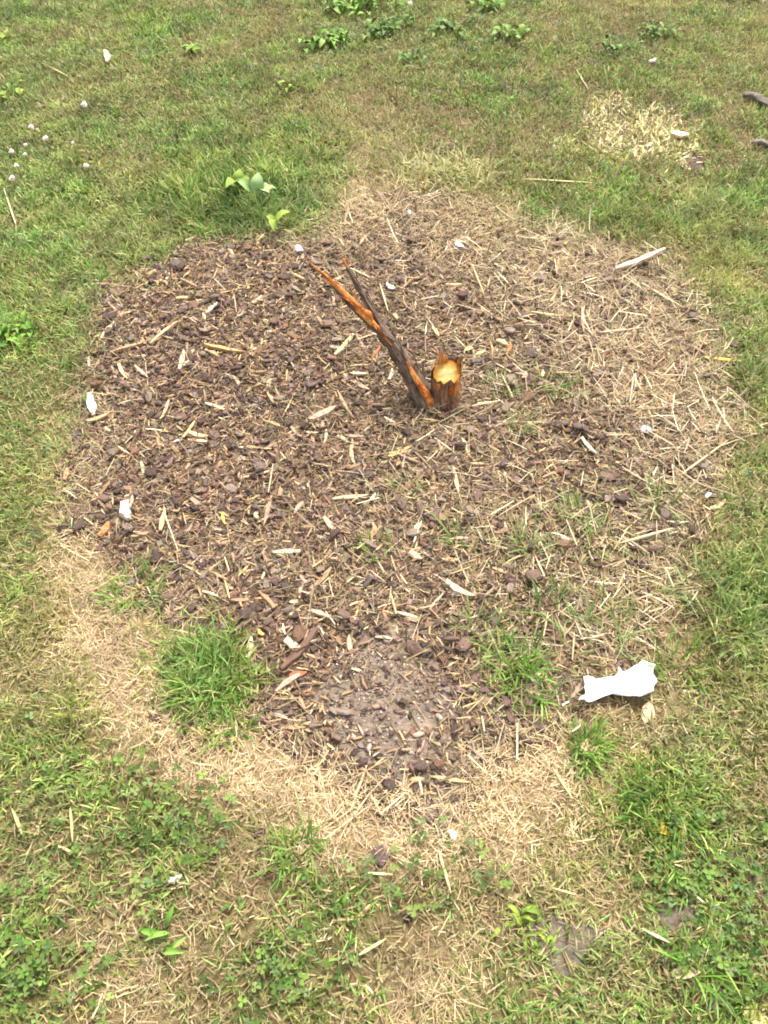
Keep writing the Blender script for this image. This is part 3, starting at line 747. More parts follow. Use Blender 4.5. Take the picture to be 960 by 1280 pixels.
hand = [
 ((767,343),(829,318),.022,(212,186,160),'largest pale weathered sliver lying at the far right rim of the bed',dict(thick=.010)),
 ((257,437),(305,447),.014,(206,166,112),'honey coloured curved stick left of the leaning stem',dict(me=CURVE_A,thick=.009)),
 ((190,436),(224,408),.010,(216,184,146),'pale forked root piece pointing up right in the left mulch',dict(thick=.008)),
 ((141,447),(196,430),.009,(186,152,116),'long thin bent root lying left of the pale forked root',dict(thick=.007)),
 ((128,428),(145,407),.016,(214,186,152),'broad pink cream chip nearest the left grass edge',{}),
 ((259,397),(273,384),.014,(246,232,206),'white freshly split chip in the upper left mulch',{}),
 ((113,494),(119,522),.022,(236,228,214),'upright bright white chip at the left rim of the bed',dict(thick=.010)),
 ((159,632),(163,654),.027,(226,214,196),'fat oval white chip in the lower left mulch',dict(thick=.012)),
 ((225,466),(231,443),.014,(228,204,160),'cream blunt chip right of the two curled shavings',{}),
 ((150,459),(161,478),.011,(220,190,150),'left one of two curled pale shavings',dict(me=CURVE_B)),
 ((170,461),(186,476),.010,(236,214,180),'right one of two curled pale shavings',dict(me=CURVE_A)),
 ((419,452),(442,426),.015,(206,188,140),'split pale greenish stick just left of the leaning stem',{}),
 ((422,491),(442,526),.012,(186,156,122),'long grey tan splinter left of the foot of the leaning stem',{}),
 ((387,528),(421,512),.024,(206,172,148),'broad rosy chip left of the foot of the leaning stem',dict(thick=.009)),
 ((230,551),(247,527),.007,(226,196,134),'thin straight yellow splinter in the left mulch',{}),
 ((238,545),(262,550),.013,(226,198,150),'short blunt cream chip beside the thin yellow splinter',{}),
 ((485,575),(515,562),.014,(206,166,108),'tan splinter in front of the foot of the leaning stem',{}),
 ((567,587),(573,618),.010,(220,188,140),'upright cream splinter in front of the broken stump',{}),
 ((202,668),(208,640),.011,(216,188,140),'upright narrow tan sliver right of the fat white chip',{}),
 ((416,626),(461,621),.011,(210,180,140),'long straight tan stick in the middle of the bed',{}),
 ((406,651),(421,669),.015,(218,188,148),'tan chip just below the long straight stick',{}),
 ((557,730),(592,749),.017,(228,204,162),'long cream sliver in the near middle of the bed',dict(thick=.008)),
 ((310,825),(315,799),.014,(220,190,160),'upright pinkish splinter right of the round grass tuft',{}),
 ((358,803),(376,814),.020,(214,178,148),'pinkish triangular chip near the bare soil',{}),
 ((362,847),(384,842),.014,(176,104,74),'reddish chip left of the bare soil patch',{}),
 ((877,455),(924,460),.013,(236,196,92),'bright yellow flat sliver at the right edge of the bed',dict(thick=.004)),
 ((829,657),(858,658),.008,(232,214,180),'pale thin stick near the right rim below the flat white scrap',{}),
 ((888,637),(906,626),.013,(222,206,150),'curved pale husk beside the flat white scrap',dict(me=CURVE_B)),
 ((800,360),(853,392),.009,(206,178,140),'long thin stick pointing down right in the right hand litter',{}),
 ((725,554),(743,574),.010,(240,222,190),'pale narrow sliver in the mulch right of the stump',{}),
 ((725,395),(727,425),.012,(204,178,138),'upright tan splinter beside the long straw at the right',{}),
 ((727,426),(800,418),.008,(220,192,148),'longest horizontal tan splinter at the right of the bed',{}),
 ((662,398),(712,404),.012,(204,178,130),'flat straw coloured splinter right beyond the stump',{}),
 ((540,415),(548,428),.013,(222,196,140),'yellowish chip beyond the stump',{}),
 ((633,448),(637,430),.013,(206,140,84),'orange brown bark flake right beyond the stump',{}),
 ((615,448),(612,430),.009,(214,160,110),'thin orange splinter between stump and orange flake',{}),
 ((595,448),(606,443),.010,(226,206,130),'small yellow chip right of the stump top',{}),
 ((464,455),(476,440),.009,(196,112,70),'orange shaving left of the leaning stem',{}),
 ((486,480),(490,466),.010,(226,202,168),'pale chip touching the left side of the leaning stem',{}),
 ((340,622),(330,660),.010,(176,148,118),'brownish upright splinter in the lower left mulch',{}),
 ((513,692),(527,702),.015,(224,196,156),'cream chip in the near part of the bed',{}),
 ((437,340),(462,352),.006,(236,216,176),'pale thin shaving hanging beside the tip of the bark prong',{}),
 ((352,840),(395,790),.020,(118,90,76),'long dark brown bark strip right of the grass tuft',{}),
 ((537,972),(588,980),.007,(216,182,128),'long tan splinter on the near end of the bare soil',{}),
 ((560,1040),(568,1052),.014,(240,226,200),'pale chip among the golden straw below the soil',{}),
 ((212,1102),(229,1096),.012,(238,236,228),'small white stick lying in the grass at lower left',{}),
 ((125,672),(137,655),.020,(196,132,84),'orange brown chip below the fat white chip',{}),
 ((279,642),(282,658),.010,(226,196,110),'small yellow splinter right of the upright narrow sliver',{}),
 ((323,790),(331,797),.010,(230,190,100),'small yellow chip beside the grass tuft',{}),
]
for a, b, w, c, lab, kw in hand:
    between(a, b, w, c, lab, **kw); LAND.append(((a[0] + b[0]) / 2, (a[1] + b[1]) / 2))
MAT_PALE = MAT_WOOD
# long straws
straws = [((655,230),(739,236),.007,(214,204,140),'long pale straw lying flat in the grass beyond the bed'),
 ((548,1066),(563,1120),.006,(224,198,146),'long straw standing out in the grass below the golden straw'),
 ((460,1095),(491,1097),.005,(222,200,150),'short flat straw left of the long straw in the near grass'),
 ((20,1015),(33,1047),.006,(200,182,126),'tan straw in the grass at the lower left edge'),
 ((92,1014),(95,1056),.006,(204,180,126),'upright tan straw in the lower left grass'),
 ((74,1060),(98,1070),.006,(206,184,134),'tan straw just below the upright straw at lower left'),
 ((449,1196),(483,1175),.007,(214,190,140),'pale straw in the dry turf at the near edge'),
 ((855,1106),(881,1126),.006,(222,204,160),'pale straw across clover at the lower right'),
 ((5,236),(22,287),.005,(228,216,170),'thin white forked straw in the left lawn'),
 ((726,180),(746,196),.005,(216,200,150),'pale straw at the left side of the bleached grass'),
 ((50,75),(85,95),.006,(206,190,130),'bent straw in the far left lawn'),
 ((720,90),(735,112),.005,(222,206,160),'pale straw in the far lawn above the bleached grass'),
 ((803,1160),(838,1178),.006,(222,200,160),'pale straw left of the clover at lower right'),
 ((690,1110),(720,1118),.005,(206,184,130),'tan straw above the bare soil in the near turf'),
 ((625,475),(640,505),.005,(214,186,140),'straw beside the sprout right of the stump'),
 ((604,380),(585,330),.005,(206,182,132),'tall straw across the far mulch right of the stem'),
 ((475,365),(485,400),.005,(216,196,150),'straw leaning beside the white folded scrap'),
 ((715,1000),(690,960),.005,(226,196,140),'golden straw below the small grass tuft'),
 ((848,600),(905,560),.006,(222,196,146),'upper one of two long straws at the right rim'),
 ((770,690),(835,672),.006,(224,202,156),'long straw crossing the right mulch below the thin stick')]
for a, b, w, c, lab in straws:
    between(a, b, w, c, lab, 'straw', 'straw', random.choice(STRAIGHT_ME), .003, .016, R.uniform(-.06, .06))

def lump(px, py, size, col, label, name='bark_chip', cat='bark chip', me=None, asp=1., th=.9, mat=None, ang=None):
    p = at(px, py)
    return place(name, me or random.choice(BARK_ME), p[0], p[1], R.uniform(0, 6.28) if ang is None else ang, (size, size * asp, size * th), A(*col), label, cat, size * .10, R.normal(0, .1), R.normal(0, .1))
STONE_ME = [mesh_np('pebble', *bark_mesh(60 + i), MAT_STONE, smooth=True) for i in range(4)]
lump(195, 902, .030, (98,74,64), 'dark brown bark chip alone on the golden straw at left')
lump(241, 941, .028, (84,62,52), 'dark bark chip below the round grass tuft on straw')
lump(325, 1045, .026, (92,70,68), 'dark round clod in the grass below the golden straw', 'soil_clod', 'clod')
lump(476, 1074, .040, (104,86,80), 'larger dark clod at the near edge of the golden straw', 'soil_clod', 'clod')
lump(510, 1150, .022, (70,60,54), 'small dark clod in the near turf', 'soil_clod', 'clod')
lump(884, 910, .040, (142,102,82), 'flat reddish brown bark flake in the grass right of the paper', asp=.6, th=.3)
lump(690, 935, .030, (112,84,66), 'brown bark chip left of the small grass tuft on straw')
lump(520, 980, .030, (190,152,112), 'tan oval pebble at the near end of the bare soil', 'pebble', 'pebble', STONE_ME[0], .6)
for i, (a, b, s, lab) in enumerate([(441,925,.020,'pale grey pebble at the left side of the bare soil'), (490,918,.018,'pale pebble in the middle of the bare soil'),
    (408,908,.017,'whitish pebble at the left edge of the bare soil'), (470,890,.018,'tan pebble near the centre of the bare soil'), (462,940,.017,'small cream pebble below the pale grey pebble'),
    (522,925,.022,'grey pebble right of the middle of the bare soil'), (500,985,.014,'small pebble beside the tan oval pebble'), (430,960,.016,'cream pebble at the lower left of the bare soil'),
    (548,902,.020,'brown grey pebble at the right side of the bare soil')]):
    lump(a, b, s, [(176,158,142),(184,162,138),(190,172,152),(160,136,114)][i % 4], lab, 'pebble', 'pebble', STONE_ME[i % 4], .8)
# weathered wood at the right edge of the lawn
MAT_GREYWOOD = grain_mat('grey_weathered_wood', [(.3, A(84, 76, 68)), (.48, A(126, 116, 104)), (.62, A(156, 146, 132)), (.75, A(184, 172, 156))], 120, 1.0, .9, .2)
for ra, rb, rr_, lab in (((930,118),(975,140),.024,'upper grey weathered wood piece in the far right lawn'), ((940,175),(985,190),.017,'lower grey weathered wood piece in the far right lawn')):
    pa, pb = Vector(at(*ra, z=.01)), Vector(at(*rb, z=.01)); pm = (pa + pb) / 2
    o = tube('weathered_wood', [pa, pa.lerp(pb, .3) + Vector((0, .01, .006)), pa.lerp(pb, .7) + Vector((0, -.006, .008)), pb], [rr_ * .6, rr_, rr_ * .9, rr_ * .5], MAT_GREYWOOD, None, 16, .6, (0, 0, 1), .3, 70)
    z_ = surf1(pm.x, pm.y); o.data.transform(Matrix.Translation((-pm.x, -pm.y, -.01))); o.location = (pm.x, pm.y, z_ + .012); o['label'] = lab; o['category'] = 'wood piece'
between((131,66),(134,80), .026, (214,194,156), 'cream petal standing in the far left lawn', 'fallen_petal', 'petal', SLIV_ME[2], .008, .03)
between((810,81),(818,78), .018, (222,210,196), 'white speck of petal in the far lawn above the bleached grass', 'fallen_petal', 'petal', SLIV_ME[4], .006, .025)
between((838,168),(860,172), .040, (226,204,158), 'large cream dead leaf at the right side of the bleached grass', 'dead_leaf', 'dead leaf', SLIV_ME[1], .008, .02)

# ------------------------------------------------------------------ dead and fallen leaves
def leaf_mesh(name, i, mat, lobed=False, heart=False):
    """one leaf about one unit long on x: folded along the rib, edges wavy"""
    r = random.Random(500 + i); ns = 7; V = []
    for s in range(ns + 1):
        t = s / ns
        w = .5 * (sin(pi * t ** .75) ** .8 if 0 < t < 1 else .03)
        if lobed and s % 2: w *= .62
        arch = .28 * sin(pi * t * .8) - .22 * t * t
        wv = r.uniform(-.03, .03)
        V += [(t, -w, arch + .12 * w + wv), (t, 0, arch - .03), (t, w, arch + .12 * w + r.uniform(-.03, .03))]
    lo, ct = [], []
    for s in range(ns):
        a = 3 * s
        for j in (0, 1): lo += [a + j, a + 3 + j, a + 4 + j, a + 1 + j]; ct.append(4)
    return mesh_np(name, np.array(V), np.array(lo), np.array(ct), mat)
LEAVES = [leaf_mesh('leaf', i, MAT_LEAF, i % 3 == 2) for i in range(6)]
DEAD = [leaf_mesh('dead_leaf', 20 + i, MAT_WOOD) for i in range(3)]
def dead(px, py, L_, w, ang, col, label):
    p = at(px, py); o = place('dead_leaf', random.choice(DEAD), p[0], p[1], ang, (L_, w, L_ * .5), A(*col), label, 'dead leaf', .006)
dead(806, 905, .050, .026, 1.2, (206,180,144), 'crumpled tan dead leaf just below the torn white paper')
dead(925, 1258, .060, .022, -.6, (222,190,130), 'curled yellow tan dead leaf at the near right corner')
dead(838, 1218, .055, .018, .1, (214,188,148), 'curled pale dead leaf beside the lower right clover')
dead(580, 445, .028, .016, .4, (168,180,120), 'pale green leaf scrap right of the stump top')
dead(664, 752, .030, .016, .9, (200,180,160), 'pinkish dead leaf among the right hand sprouts')
dead(702, 318, .022, .010, .9, (226,196,110), 'small yellow leaf in the far right litter')

# ------------------------------------------------------------------ leafy weeds
def weed(px, py, n, L_, wr, cols, label, name='broadleaf_weed', cat='weed', up=.35, zup=0.):
    p = at(px, py, zup); z = surf1(p[0], p[1])
    root = link(name, None, None, (p[0], p[1], z), label, cat)
    a0 = R.uniform(0, 6.28)
    big = n > 7; zup = max(zup, .014 if big and py < 130 else 0); sprd = L_ * .42 if big else .008
    for k in range(int(n * 2.4) if big else n):
        o = link('leaf', random.choice(LEAVES), root, (R.normal(0, sprd), R.normal(0, sprd), R.uniform(.002, .012) + zup), color=palette(1, cols, [1] * len(cols), .1)[0])
        l = L_ * (R.uniform(.3, .72) if big else R.uniform(.5, .95))
        o.rotation_euler = (R.normal(0, .25), -R.uniform(-.1, up * 1.7), a0 + k * 2.4 + R.normal(0, .2)); o.scale = (l, l * wr * R.uniform(.8, 1.2), l)
GB = [A(118,154,58), A(136,166,76), A(102,140,54)]; GD = [A(96,124,54), A(110,136,64), A(86,112,46)]; GY = [A(136,156,60), A(122,146,56)]
weed(440, 14, 16, .105, .36, GB, 'broad leaved bright green weed at the far edge of the lawn'); weed(470, 10, 10, .09, .34, GB, 'bright weed right beside the broad leaved one at the far edge')
weed(398, 58, 14, .09, .36, GB, 'spreading pale green weed below the far bright weeds'); weed(425, 50, 8, .08, .34, GB, 'small weed between the spreading weed and the far edge')
weed(470, 44, 12, .08, .45, GD, 'dark leafy weed in the middle of the far weed patch'); weed(500, 34, 9, .07, .5, GD, 'dark leafy weed between the far bright weeds and the middle')
weed(560, 44, 12, .08, .45, GD, 'dark leafy weed at the right side of the far weed patch'); weed(512, 78, 9, .07, .45, GD, 'low weed nearest the bed in the far weed patch')
weed(606, 14, 10, .085, .4, GB, 'bright weed right of the far weed patch'); weed(640, 48, 10, .075, .45, GB, 'weed with round leaves below the right bright weed')
weed(818, 46, 10, .075, .45, GD, 'dark weed in the far right lawn'); weed(765, 66, 8, .07, .45, GD, 'small dark weed left of the far right one')
weed(240, 68, 7, .075, .38, GY, 'light green weed in the far left lawn'); weed(8, 48, 6, .07, .38, GY, 'yellow green weed at the far left corner')
weed(300, 236, 4, .085, .62, GY, 'large round yellow green leaves beside tall grass at the bed edge', up=.6, zup=.045); weed(322, 246, 4, .075, .6, [A(150,180,110)], 'pale blue green leaves right of the large round leaves', up=.6, zup=.045)
weed(345, 287, 3, .085, .36, GY, 'yellow green leaf pair at the far left rim of the bed', zup=.03); weed(20, 425, 12, .075, .38, GB, 'leafy weed at the left edge of the lawn')
weed(10, 122, 8, .08, .36, GY, 'light weed at the left border above the clover flowers'); weed(360, 115, 6, .06, .4, GY, 'small light weed in the far middle lawn')
weed(212, 1180, 6, .062, .2, GB, 'weed with one long pale leaf in the lower left turf'); weed(648, 1148, 10, .045, .3, GY, 'yellow green weed left of the near bare soil')
weed(672, 1182, 9, .036, .3, GY, 'small yellow green weed touching the near bare soil'); weed(428, 1140, 5, .034, .36, GD, 'small bright weed in the near middle turf')
weed(300, 1140, 5, .032, .4, GD, 'low dark weed in the near left turf')
weed(829, 1036, 9, .030, .5, [A(186,162,56), A(160,152,60), A(134,146,58)], 'yellowing weed among the lower right clover')

# ------------------------------------------------------------------ clover
def trefoil(i):
    r = random.Random(800 + i); V, lo, ct, C = [], [], [], []
    V += [(-.06, 0, -1.2), (.06, 0, -1.2), (.05, 0, -.0), (-.05, 0, 0)]; lo += [0, 1, 2, 3]; ct.append(4); C += [.9] * 4
    for q in range(3):
        a = q * 2 * pi / 3 + r.uniform(-.15, .15); tl = r.uniform(-.1, .22)
        b = len(V); pr = [(0, 0), (.35, .30), (.72, .44), (.98, .26), (.92, 0), (.98, -.26), (.72, -.44), (.35, -.30), (.5, 0)]
        for (u, w) in pr:
            zz = tl * u + .22 * abs(w)
            V.append((cos(a) * u - sin(a) * w, sin(a) * u + cos(a) * w, zz)); C.append(1.0 if (u, w) != (.5, 0) else 1.35)
        for j in range(8): lo += [b + j, b + (j + 1) % 8, b + 8]; ct.append(3)
    return np.array(V), np.array(lo), np.array(ct)
TREF = [trefoil(i) for i in range(6)]
TREF_ME = [mesh_np('leaf', *t, MAT_LEAF) for t in TREF]
GC = [A(88,118,46), A(102,130,54), A(76,104,40), A(118,140,62)]
def clover_plant(px, py, n, rad, label, s=.0092):
    n = int(n * .85); rad *= 1.35; p = at(px, py); root = link('clover_plant', None, None, (p[0], p[1], surf1(p[0], p[1])), label, 'clover')
    for k in range(n):
        a = R.uniform(0, 6.28); q = rad * math.sqrt(R.random())
        o = link('leaf', random.choice(TREF_ME), root, (cos(a) * q, sin(a) * q, .014 + R.uniform(0, .014)), color=palette(1, GC, [1] * 4, .12)[0])
        o.rotation_euler = (R.normal(0, .3), R.normal(0, .3), R.uniform(0, 6.28)); o.scale = (s * R.uniform(.7, 1.25),) * 3
for px, py, n, rad, lab in [(15,1190,26,.055,'dense leafy clover at the lower left corner of the turf'), (30,1145,16,.045,'clover just above the lower left corner clump'), (20,1250,16,.045,'clover at the bottom left corner'),
    (155,970,10,.04,'clover by the left end of the golden straw'), (205,1035,14,.045,'clover patch in the lower left grass'), (250,1000,16,.045,'clover touching the golden straw at lower left'),
    (262,1060,14,.04,'clover with round leaves below the golden straw'), (95,985,8,.04,'sparse clover in the left turf'), (375,1205,16,.05,'dark clover in the near middle turf'), (330,1250,10,.05,'clover at the near edge left of the dark clover'),
    (525,1095,12,.05,'clover right below the golden straw'), (880,1065,20,.05,'dense clover in the lower right turf'), (920,1095,18,.05,'clover right of the dense lower right patch'), (835,1090,12,.045,'clover left of the dense lower right patch'),
    (855,1180,10,.04,'light clover below the small bare hole at lower right'), (930,1190,20,.05,'clover at the lower right edge'), (940,1240,14,.05,'clover at the bottom right corner'), (190,1120,8,.03,'clover above the weed with one long leaf'),
    (115,1225,8,.04,'clover right of the lower left corner clump'), (600,1090,8,.05,'sparse clover in the near turf right of the long straw')]:
    clover_plant(px, py, n, rad, lab)
spots = []
for px, py, r_, n_ in [(30,1190,70,120),(200,1020,70,60),(255,1030,50,50),(90,1000,90,50),(380,1210,70,70),(540,1090,80,60),(890,1080,90,130),(920,1200,70,110),(320,1240,70,40),(30,980,50,40),(20,900,60,30),(440,1120,60,30),
                       (90,1240,70,40),(870,1010,60,30),(150,1080,70,25),(500,30,95,420),(570,60,70,200),(640,40,50,150),(430,60,50,120),(815,50,45,110),(765,68,25,50),(60,520,70,25),(940,620,50,25),(60,640,50,25)]:
    n_ = int(n_ * .6); a = R.uniform(0, 6.28, n_); q = r_ * np.sqrt(R.random(n_)); spots.append(np.stack([px + q * np.cos(a), py + q * np.sin(a) * .8], 1))
spots = np.concatenate(spots); W = np.array([at(*p) for p in spots]); n = len(W)
s = R.uniform(.0055, .0105, n)
g = joined(TREF, n, np.stack([W[:, 0], W[:, 1], surf(W[:, 0], W[:, 1]) + R.uniform(.008, .028, n)], 1), R.uniform(0, 6.28, n), R.normal(0, .35, (n, 2)), np.stack([s, s, s], 1), palette(n, GC, [1, 1, 1, 1], .14))
link('clover_leaves', mesh_np('clover_leaves', *g[:3], MAT_GRASS, g[3]), kind='stuff')

# clover flowers
def flower_head():
    V, lo, ct, C = [], [], [], []
    for k in range(60):
        zf = 1 - 2 * (k + .5) / 60 * .86; a = k * 2.39996; q = math.sqrt(max(0, 1 - zf * zf)); d = Vector((cos(a) * q, sin(a) * q, zf))
        u = d.orthogonal().normalized(); w = d.cross(u); b = len(V)
        base = d * .35; fr_ = .72 + .45 * ((k * 7919) % 13) / 12; tipv = d * fr_ + Vector((.12 * sin(k * 1.7), .12 * cos(k * 2.3), .16))
        V += [tuple(base + u * .10), tuple(base + w * .10), tuple(base - u * .10), tuple(base - w * .10)]
        V += [tuple(tipv + u * .24), tuple(tipv + w * .16), tuple(tipv - u * .24), tuple(tipv - w * .16)]
        for j in range(4): lo += [b + j, b + (j + 1) % 4, b + 4 + (j + 1) % 4, b + 4 + j]; ct.append(4)
        lo += [b + 4, b + 5, b + 6, b + 7]; ct.append(4)
        C += [A(244,214,206) * 1.45] * 4 + [A(255,246,242) * 1.5 if zf > -.1 and k % 4 else A(240,212,202) * 1.3 if zf > -.1 else A(240,206,196) * 1.2] * 4
    return mesh_np('flower_head', np.array(V), np.array(lo), np.array(ct), MAT_STRAW, np.array(C), smooth=False)
HEAD = flower_head()
m_, nt_, out_ = new_mat('green_stem'); bsdf(nt_, out_, A(128,150,80), .6)
th = np.linspace(0, 2 * pi, 7)[:-1]
sv = np.concatenate([np.stack([np.cos(th) * .0011, np.sin(th) * .0011, 0 * th + z], 1) for z in (-.045, -.02, .002)])
sl_, sc_ = [], []
for r_ in range(2):
    for j in range(6): sl_ += [r_ * 6 + j, r_ * 6 + (j + 1) % 6, r_ * 6 + 6 + (j + 1) % 6, r_ * 6 + 6 + j]; sc_.append(4)
STEM = mesh_np('stem', sv, np.array(sl_), np.array(sc_), m_)
for px, py, s, lab in [(104,126,.0125,'tallest pink white clover flower in the left lawn'), (38,156,.010,'clover flower left of the tallest one'), (56,171,.0115,'clover flower in the middle of the cluster in the left lawn'),
    (31,179,.008,'faded clover flower between the two left flowers'), (14,187,.010,'clover flower nearest the left edge of the photo'), (20,205,.009,'clover flower below the one nearest the left edge'),
    (15,221,.011,'lowest clover flower at the left edge'), (107,206,.011,'clover flower below the tallest one, alone in the grass'), (91,177,.007,'small faded clover flower right of the middle flower'), (30,191,.007,'tiny faded clover flower inside the left cluster'), (513,5,.012,'white clover flower at the far edge beside the weed patch')]:
    p = at(px, py, .045); z = surf1(p[0], p[1])
    root = link('clover_flower', None, None, (p[0], p[1], z), lab, 'flower', 'clover flowers in the left lawn' if px < 200 else None)
    h = link('flower_head', HEAD, root, (0, 0, .046)); h.scale = (s * .82,) * 3; h.rotation_euler = (R.normal(0, .3), R.normal(0, .3), R.uniform(0, 6))
    link('stem', STEM, root, (0, 0, .044))

# ------------------------------------------------------------------ grass tufts that stand by themselves
def tuft(px, py, n, rad, hmin, hmax, cols, label, w=(.0025, .005), lean=(.1, .9), name='grass_tuft', ragged=.35, stretch=(1, 1)):
    p = at(px, py); z = surf1(p[0], p[1])
    a = R.uniform(0, 6.28, n); q = rad * np.sqrt(R.random(n))
    q = q * (1 + ragged * 1.2 * (vnoise(np.cos(a) * 3 + px, np.sin(a) * 3 + py, 1.0, 80) - .5))
    bx_, by_ = p[0] + np.cos(a) * q * stretch[0], p[1] + np.sin(a) * q * stretch[1]
    kk = R.random(n) < 1 - ragged + 2 * ragged * vnoise(bx_, by_, .035, 81); a, q, bx_, by_ = a[kk], q[kk], bx_[kk], by_[kk]; n = len(a)
    c = palette(n, cols, [1] * len(cols), .14)
    az = a + R.normal(0, 1.1, n)
    c = c * (1 + .6 * (vnoise(bx_, by_, .03, 83) - .5))[:, None]
    L_ = R.uniform(hmin, hmax, n) * (.7 + .7 * vnoise(bx_, by_, .04, 82))
    g = strips(np.stack([bx_, by_, surf(bx_, by_) - .001], 1), az, R.uniform(*lean, n), R.uniform(.2, 1.2, n), L_, R.uniform(*w, n), R.normal(0, .4, n), c, 4, True, c * 1.15)
    V = g[0] - np.array([p[0], p[1], z])
    link(name, mesh_np(name, V, g[1], g[2], MAT_GRASS, g[3]), None, (p[0], p[1], z), label, 'grass tuft')
TG = [A(104,142,50), A(122,158,60), A(88,126,44), A(140,166,74)]
TB = [A(122,148,72), A(136,158,90), A(110,140,66), A(164,166,104)]
tuft(262, 850, 1150, .088, .012, .055, TG + [A(150,158,84), A(176,164,104)], 'large round bright green grass tuft at the near left of the bed', ragged=.95, stretch=(.95, 1.15))
tuft(172, 735, 160, .06, .02, .05, TG + [A(150,150,80)], 'small sparse green tuft left beyond the large round tuft')
tuft(283, 905, 160, .05, .02, .05, TG + [A(170,160,90)], 'small tuft below the large round tuft')
for px, py, n, rad, h0, h1, lab in [(650,542,30,.022,.03,.07,'small green sprout right of the broken stump'), (628,492,34,.03,.03,.07,'thin grass sprout beyond the small green sprout'), (690,492,46,.045,.03,.08,'pale grass tuft right of the thin sprout'),
    (571,680,22,.022,.03,.08,'grass sprout in the near middle of the mulch'), (718,650,34,.03,.04,.10,'tall thin sprout in the right mulch'), (657,695,26,.02,.04,.09,'sprout between the tall thin sprout and the near one'),
    (745,690,24,.03,.04,.09,'sprout just right of the tall thin sprout'), (604,795,60,.045,.03,.08,'tuft of grass at the near right of the mulch'), (640,828,110,.05,.03,.08,'green tuft left of the torn white paper'),
    (655,862,90,.045,.02,.06,'dark green tuft between bare soil and paper'), (690,770,40,.05,.03,.08,'thin grass scattered above the torn white paper'), (735,936,170,.030,.02,.05,'small tuft standing in the golden straw below the paper'),
    (880,745,70,.05,.03,.09,'tall grass tuft at the right rim above the paper'), (915,790,90,.05,.04,.10,'long bladed tuft at the right edge of the turf'), (935,715,110,.05,.03,.09,'green tuft at the right border of the bed'),
    (820,640,30,.04,.03,.07,'thin tuft beside the right rim'), (940,480,240,.06,.02,.055,'dense green tuft by the yellow sliver'), (825,1000,200,.07,.03,.07,'lush tuft in the lower right turf'),
    (372,1068,110,.035,.03,.07,'spreading tuft below the golden straw'), (470,690,26,.035,.02,.06,'pale thin tuft in the near centre of the mulch'), (880,1210,40,.03,.05,.10,'coarse long bladed tuft at lower right'),
    (900,260,200,.07,.02,.06,'dark green tuft in the far right lawn'), (530,150,90,.06,.015,.035,'pale tuft in the far lawn beyond the bed'), (500,620,30,.04,.02,.05,'dry thin tuft in front of the stump'),
    (760,790,60,.06,.03,.08,'long thin grass right above the torn paper'), (850,830,60,.05,.03,.08,'grass right of the torn white paper')]:
    tuft(px, py, n, rad, h0, h1, TB if px > 480 and py < 800 else TG, lab, lean=(.1, 1.0))

# ------------------------------------------------------------------ the loose chips, one object each
MARKS = [('broken stump', 557, 508), ('leaning stem tip', 392, 332), ('torn white paper', 770, 858), ('round grass tuft', 262, 838), ('bare soil patch', 480, 880),
 ('bright white chip', 116, 508), ('fat white chip', 161, 643), ('bright yellow sliver', 900, 457), ('largest pale sliver', 798, 330), ('honey coloured stick', 281, 442),
 ('forked root piece', 207, 422), ('white folded scrap', 488, 366), ('far white scrap', 573, 315), ('pale violet scrap', 374, 316), ('long cream sliver', 574, 740),
 ('translucent plastic scrap', 805, 543), ('flat white scrap', 884, 622), ('orange flake', 635, 439), ('long straight stick', 438, 624), ('broad rosy chip', 404, 520),
 ('small green sprout', 650, 542), ('middle mulch sprout', 571, 680), ('white split chip', 266, 390), ('reddish chip', 373, 845), ('thin yellow splinter', 238, 540),
 ('tall thin sprout', 718, 650), ('narrow tan sliver', 205, 654), ('horizontal tan splinter', 763, 422), ('flat straw splinter', 687, 401), ('tuft left of paper', 640, 828)]
MW = [at(a, b)[:2] for _n, a, b in MARKS]
ORD = ['nearest', 'second nearest', 'third nearest', 'fourth nearest', 'fifth nearest', 'sixth nearest', 'seventh nearest', 'eighth nearest', 'ninth nearest', 'tenth nearest', 'eleventh nearest', 'twelfth nearest', 'thirteenth nearest', 'fourteenth nearest', 'fifteenth nearest', 'sixteenth nearest', 'seventeenth nearest', 'eighteenth nearest', 'nineteenth nearest', 'twentieth nearest']
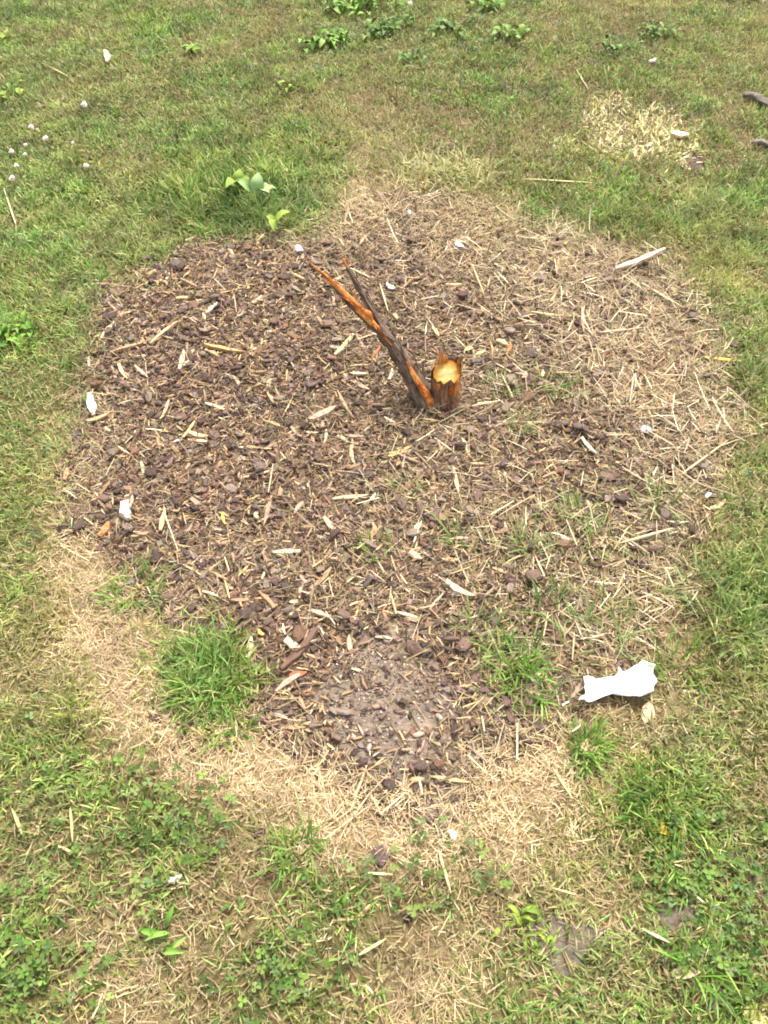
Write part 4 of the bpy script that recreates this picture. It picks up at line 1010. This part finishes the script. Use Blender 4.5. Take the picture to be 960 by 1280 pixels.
def chips(name, cat, n, meshes, cols, wts, group, size_fn, shape_words):
    x, y = chip_pts(int(n * 1.6), 1.0, .06)
    ok = []
    hx = [at(*q)[:2] for q in LAND]
    for i in range(len(x)):                        # keep clear of the sapling and of the pieces placed by hand
        if math.hypot(x[i] - SC.x, y[i] - SC.y) < .06 or math.hypot(x[i] - SB.x, y[i] - SB.y) < .05: continue
        if min(math.hypot(x[i] - q[0], y[i] - q[1]) for q in hx) < .018: continue
        if to_px(x[i], y[i])[0] < 30 or to_px(x[i], y[i])[0] > 930: continue
        ok.append(i)
        if len(ok) == n: break
    info = []
    for i in ok:
        d = [math.hypot(x[i] - q[0], y[i] - q[1]) for q in MW]; k = int(np.argmin(d)); dx, dy = x[i] - MW[k][0], y[i] - MW[k][1]
        side = ('right of' if dx > 0 else 'left of') if abs(dx) > abs(dy) else ('beyond' if dy > 0 else 'in front of')
        info.append((k, side, d[k], i))
    info.sort(); rank = {}
    for k, side, d, i in info:
        rank[(k, side)] = rank.get((k, side), -1) + 1
        cn, cc = cols[R.choice(len(cols), p=np.array(wts) / sum(wts))]
        mi = R.integers(0, len(meshes)); size = size_fn()
        lab = f'{cn} {shape_words(size)} {cat}, {ORD[min(rank[(k, side)], 19)]} {side} the {MARKS[k][0]}'
        b = R.normal(1, .10)
        o = link(name, meshes[mi], None, (x[i], y[i], surf1(x[i], y[i]) + size[2] * .22 + R.uniform(.002, .009)), lab, cat, group, None, np.array(cc) * b)
        o.rotation_euler = (R.normal(0, .25), R.normal(0, .22), R.uniform(0, 6.28)); o.scale = [float(v) for v in size]
def bark_size():
    s = min(.044, .019 + R.gamma(2.2, .0058)); return (s, s * R.uniform(.6, 1.0), s * R.uniform(.35, .75))
def wood_size():
    L_ = R.uniform(.026, .062); w = R.uniform(.006, .014); return (L_, w, max(.0025, w * R.uniform(.25, .5)))
chips('bark_chip', 'bark chip', 292, BARK_ME, BARKC, [3, 3, 2.4, .8, 1.8], 'bark chips of the mulch bed', bark_size, lambda s: 'large' if s[0] > .036 else 'small')
chips('wood_chip', 'wood chip', 250, SLIV_ME, WOODC, [3, 1.8, 2.5, 1.6, 1.4], WG, wood_size, lambda s: 'long' if s[0] > .045 else 'short')
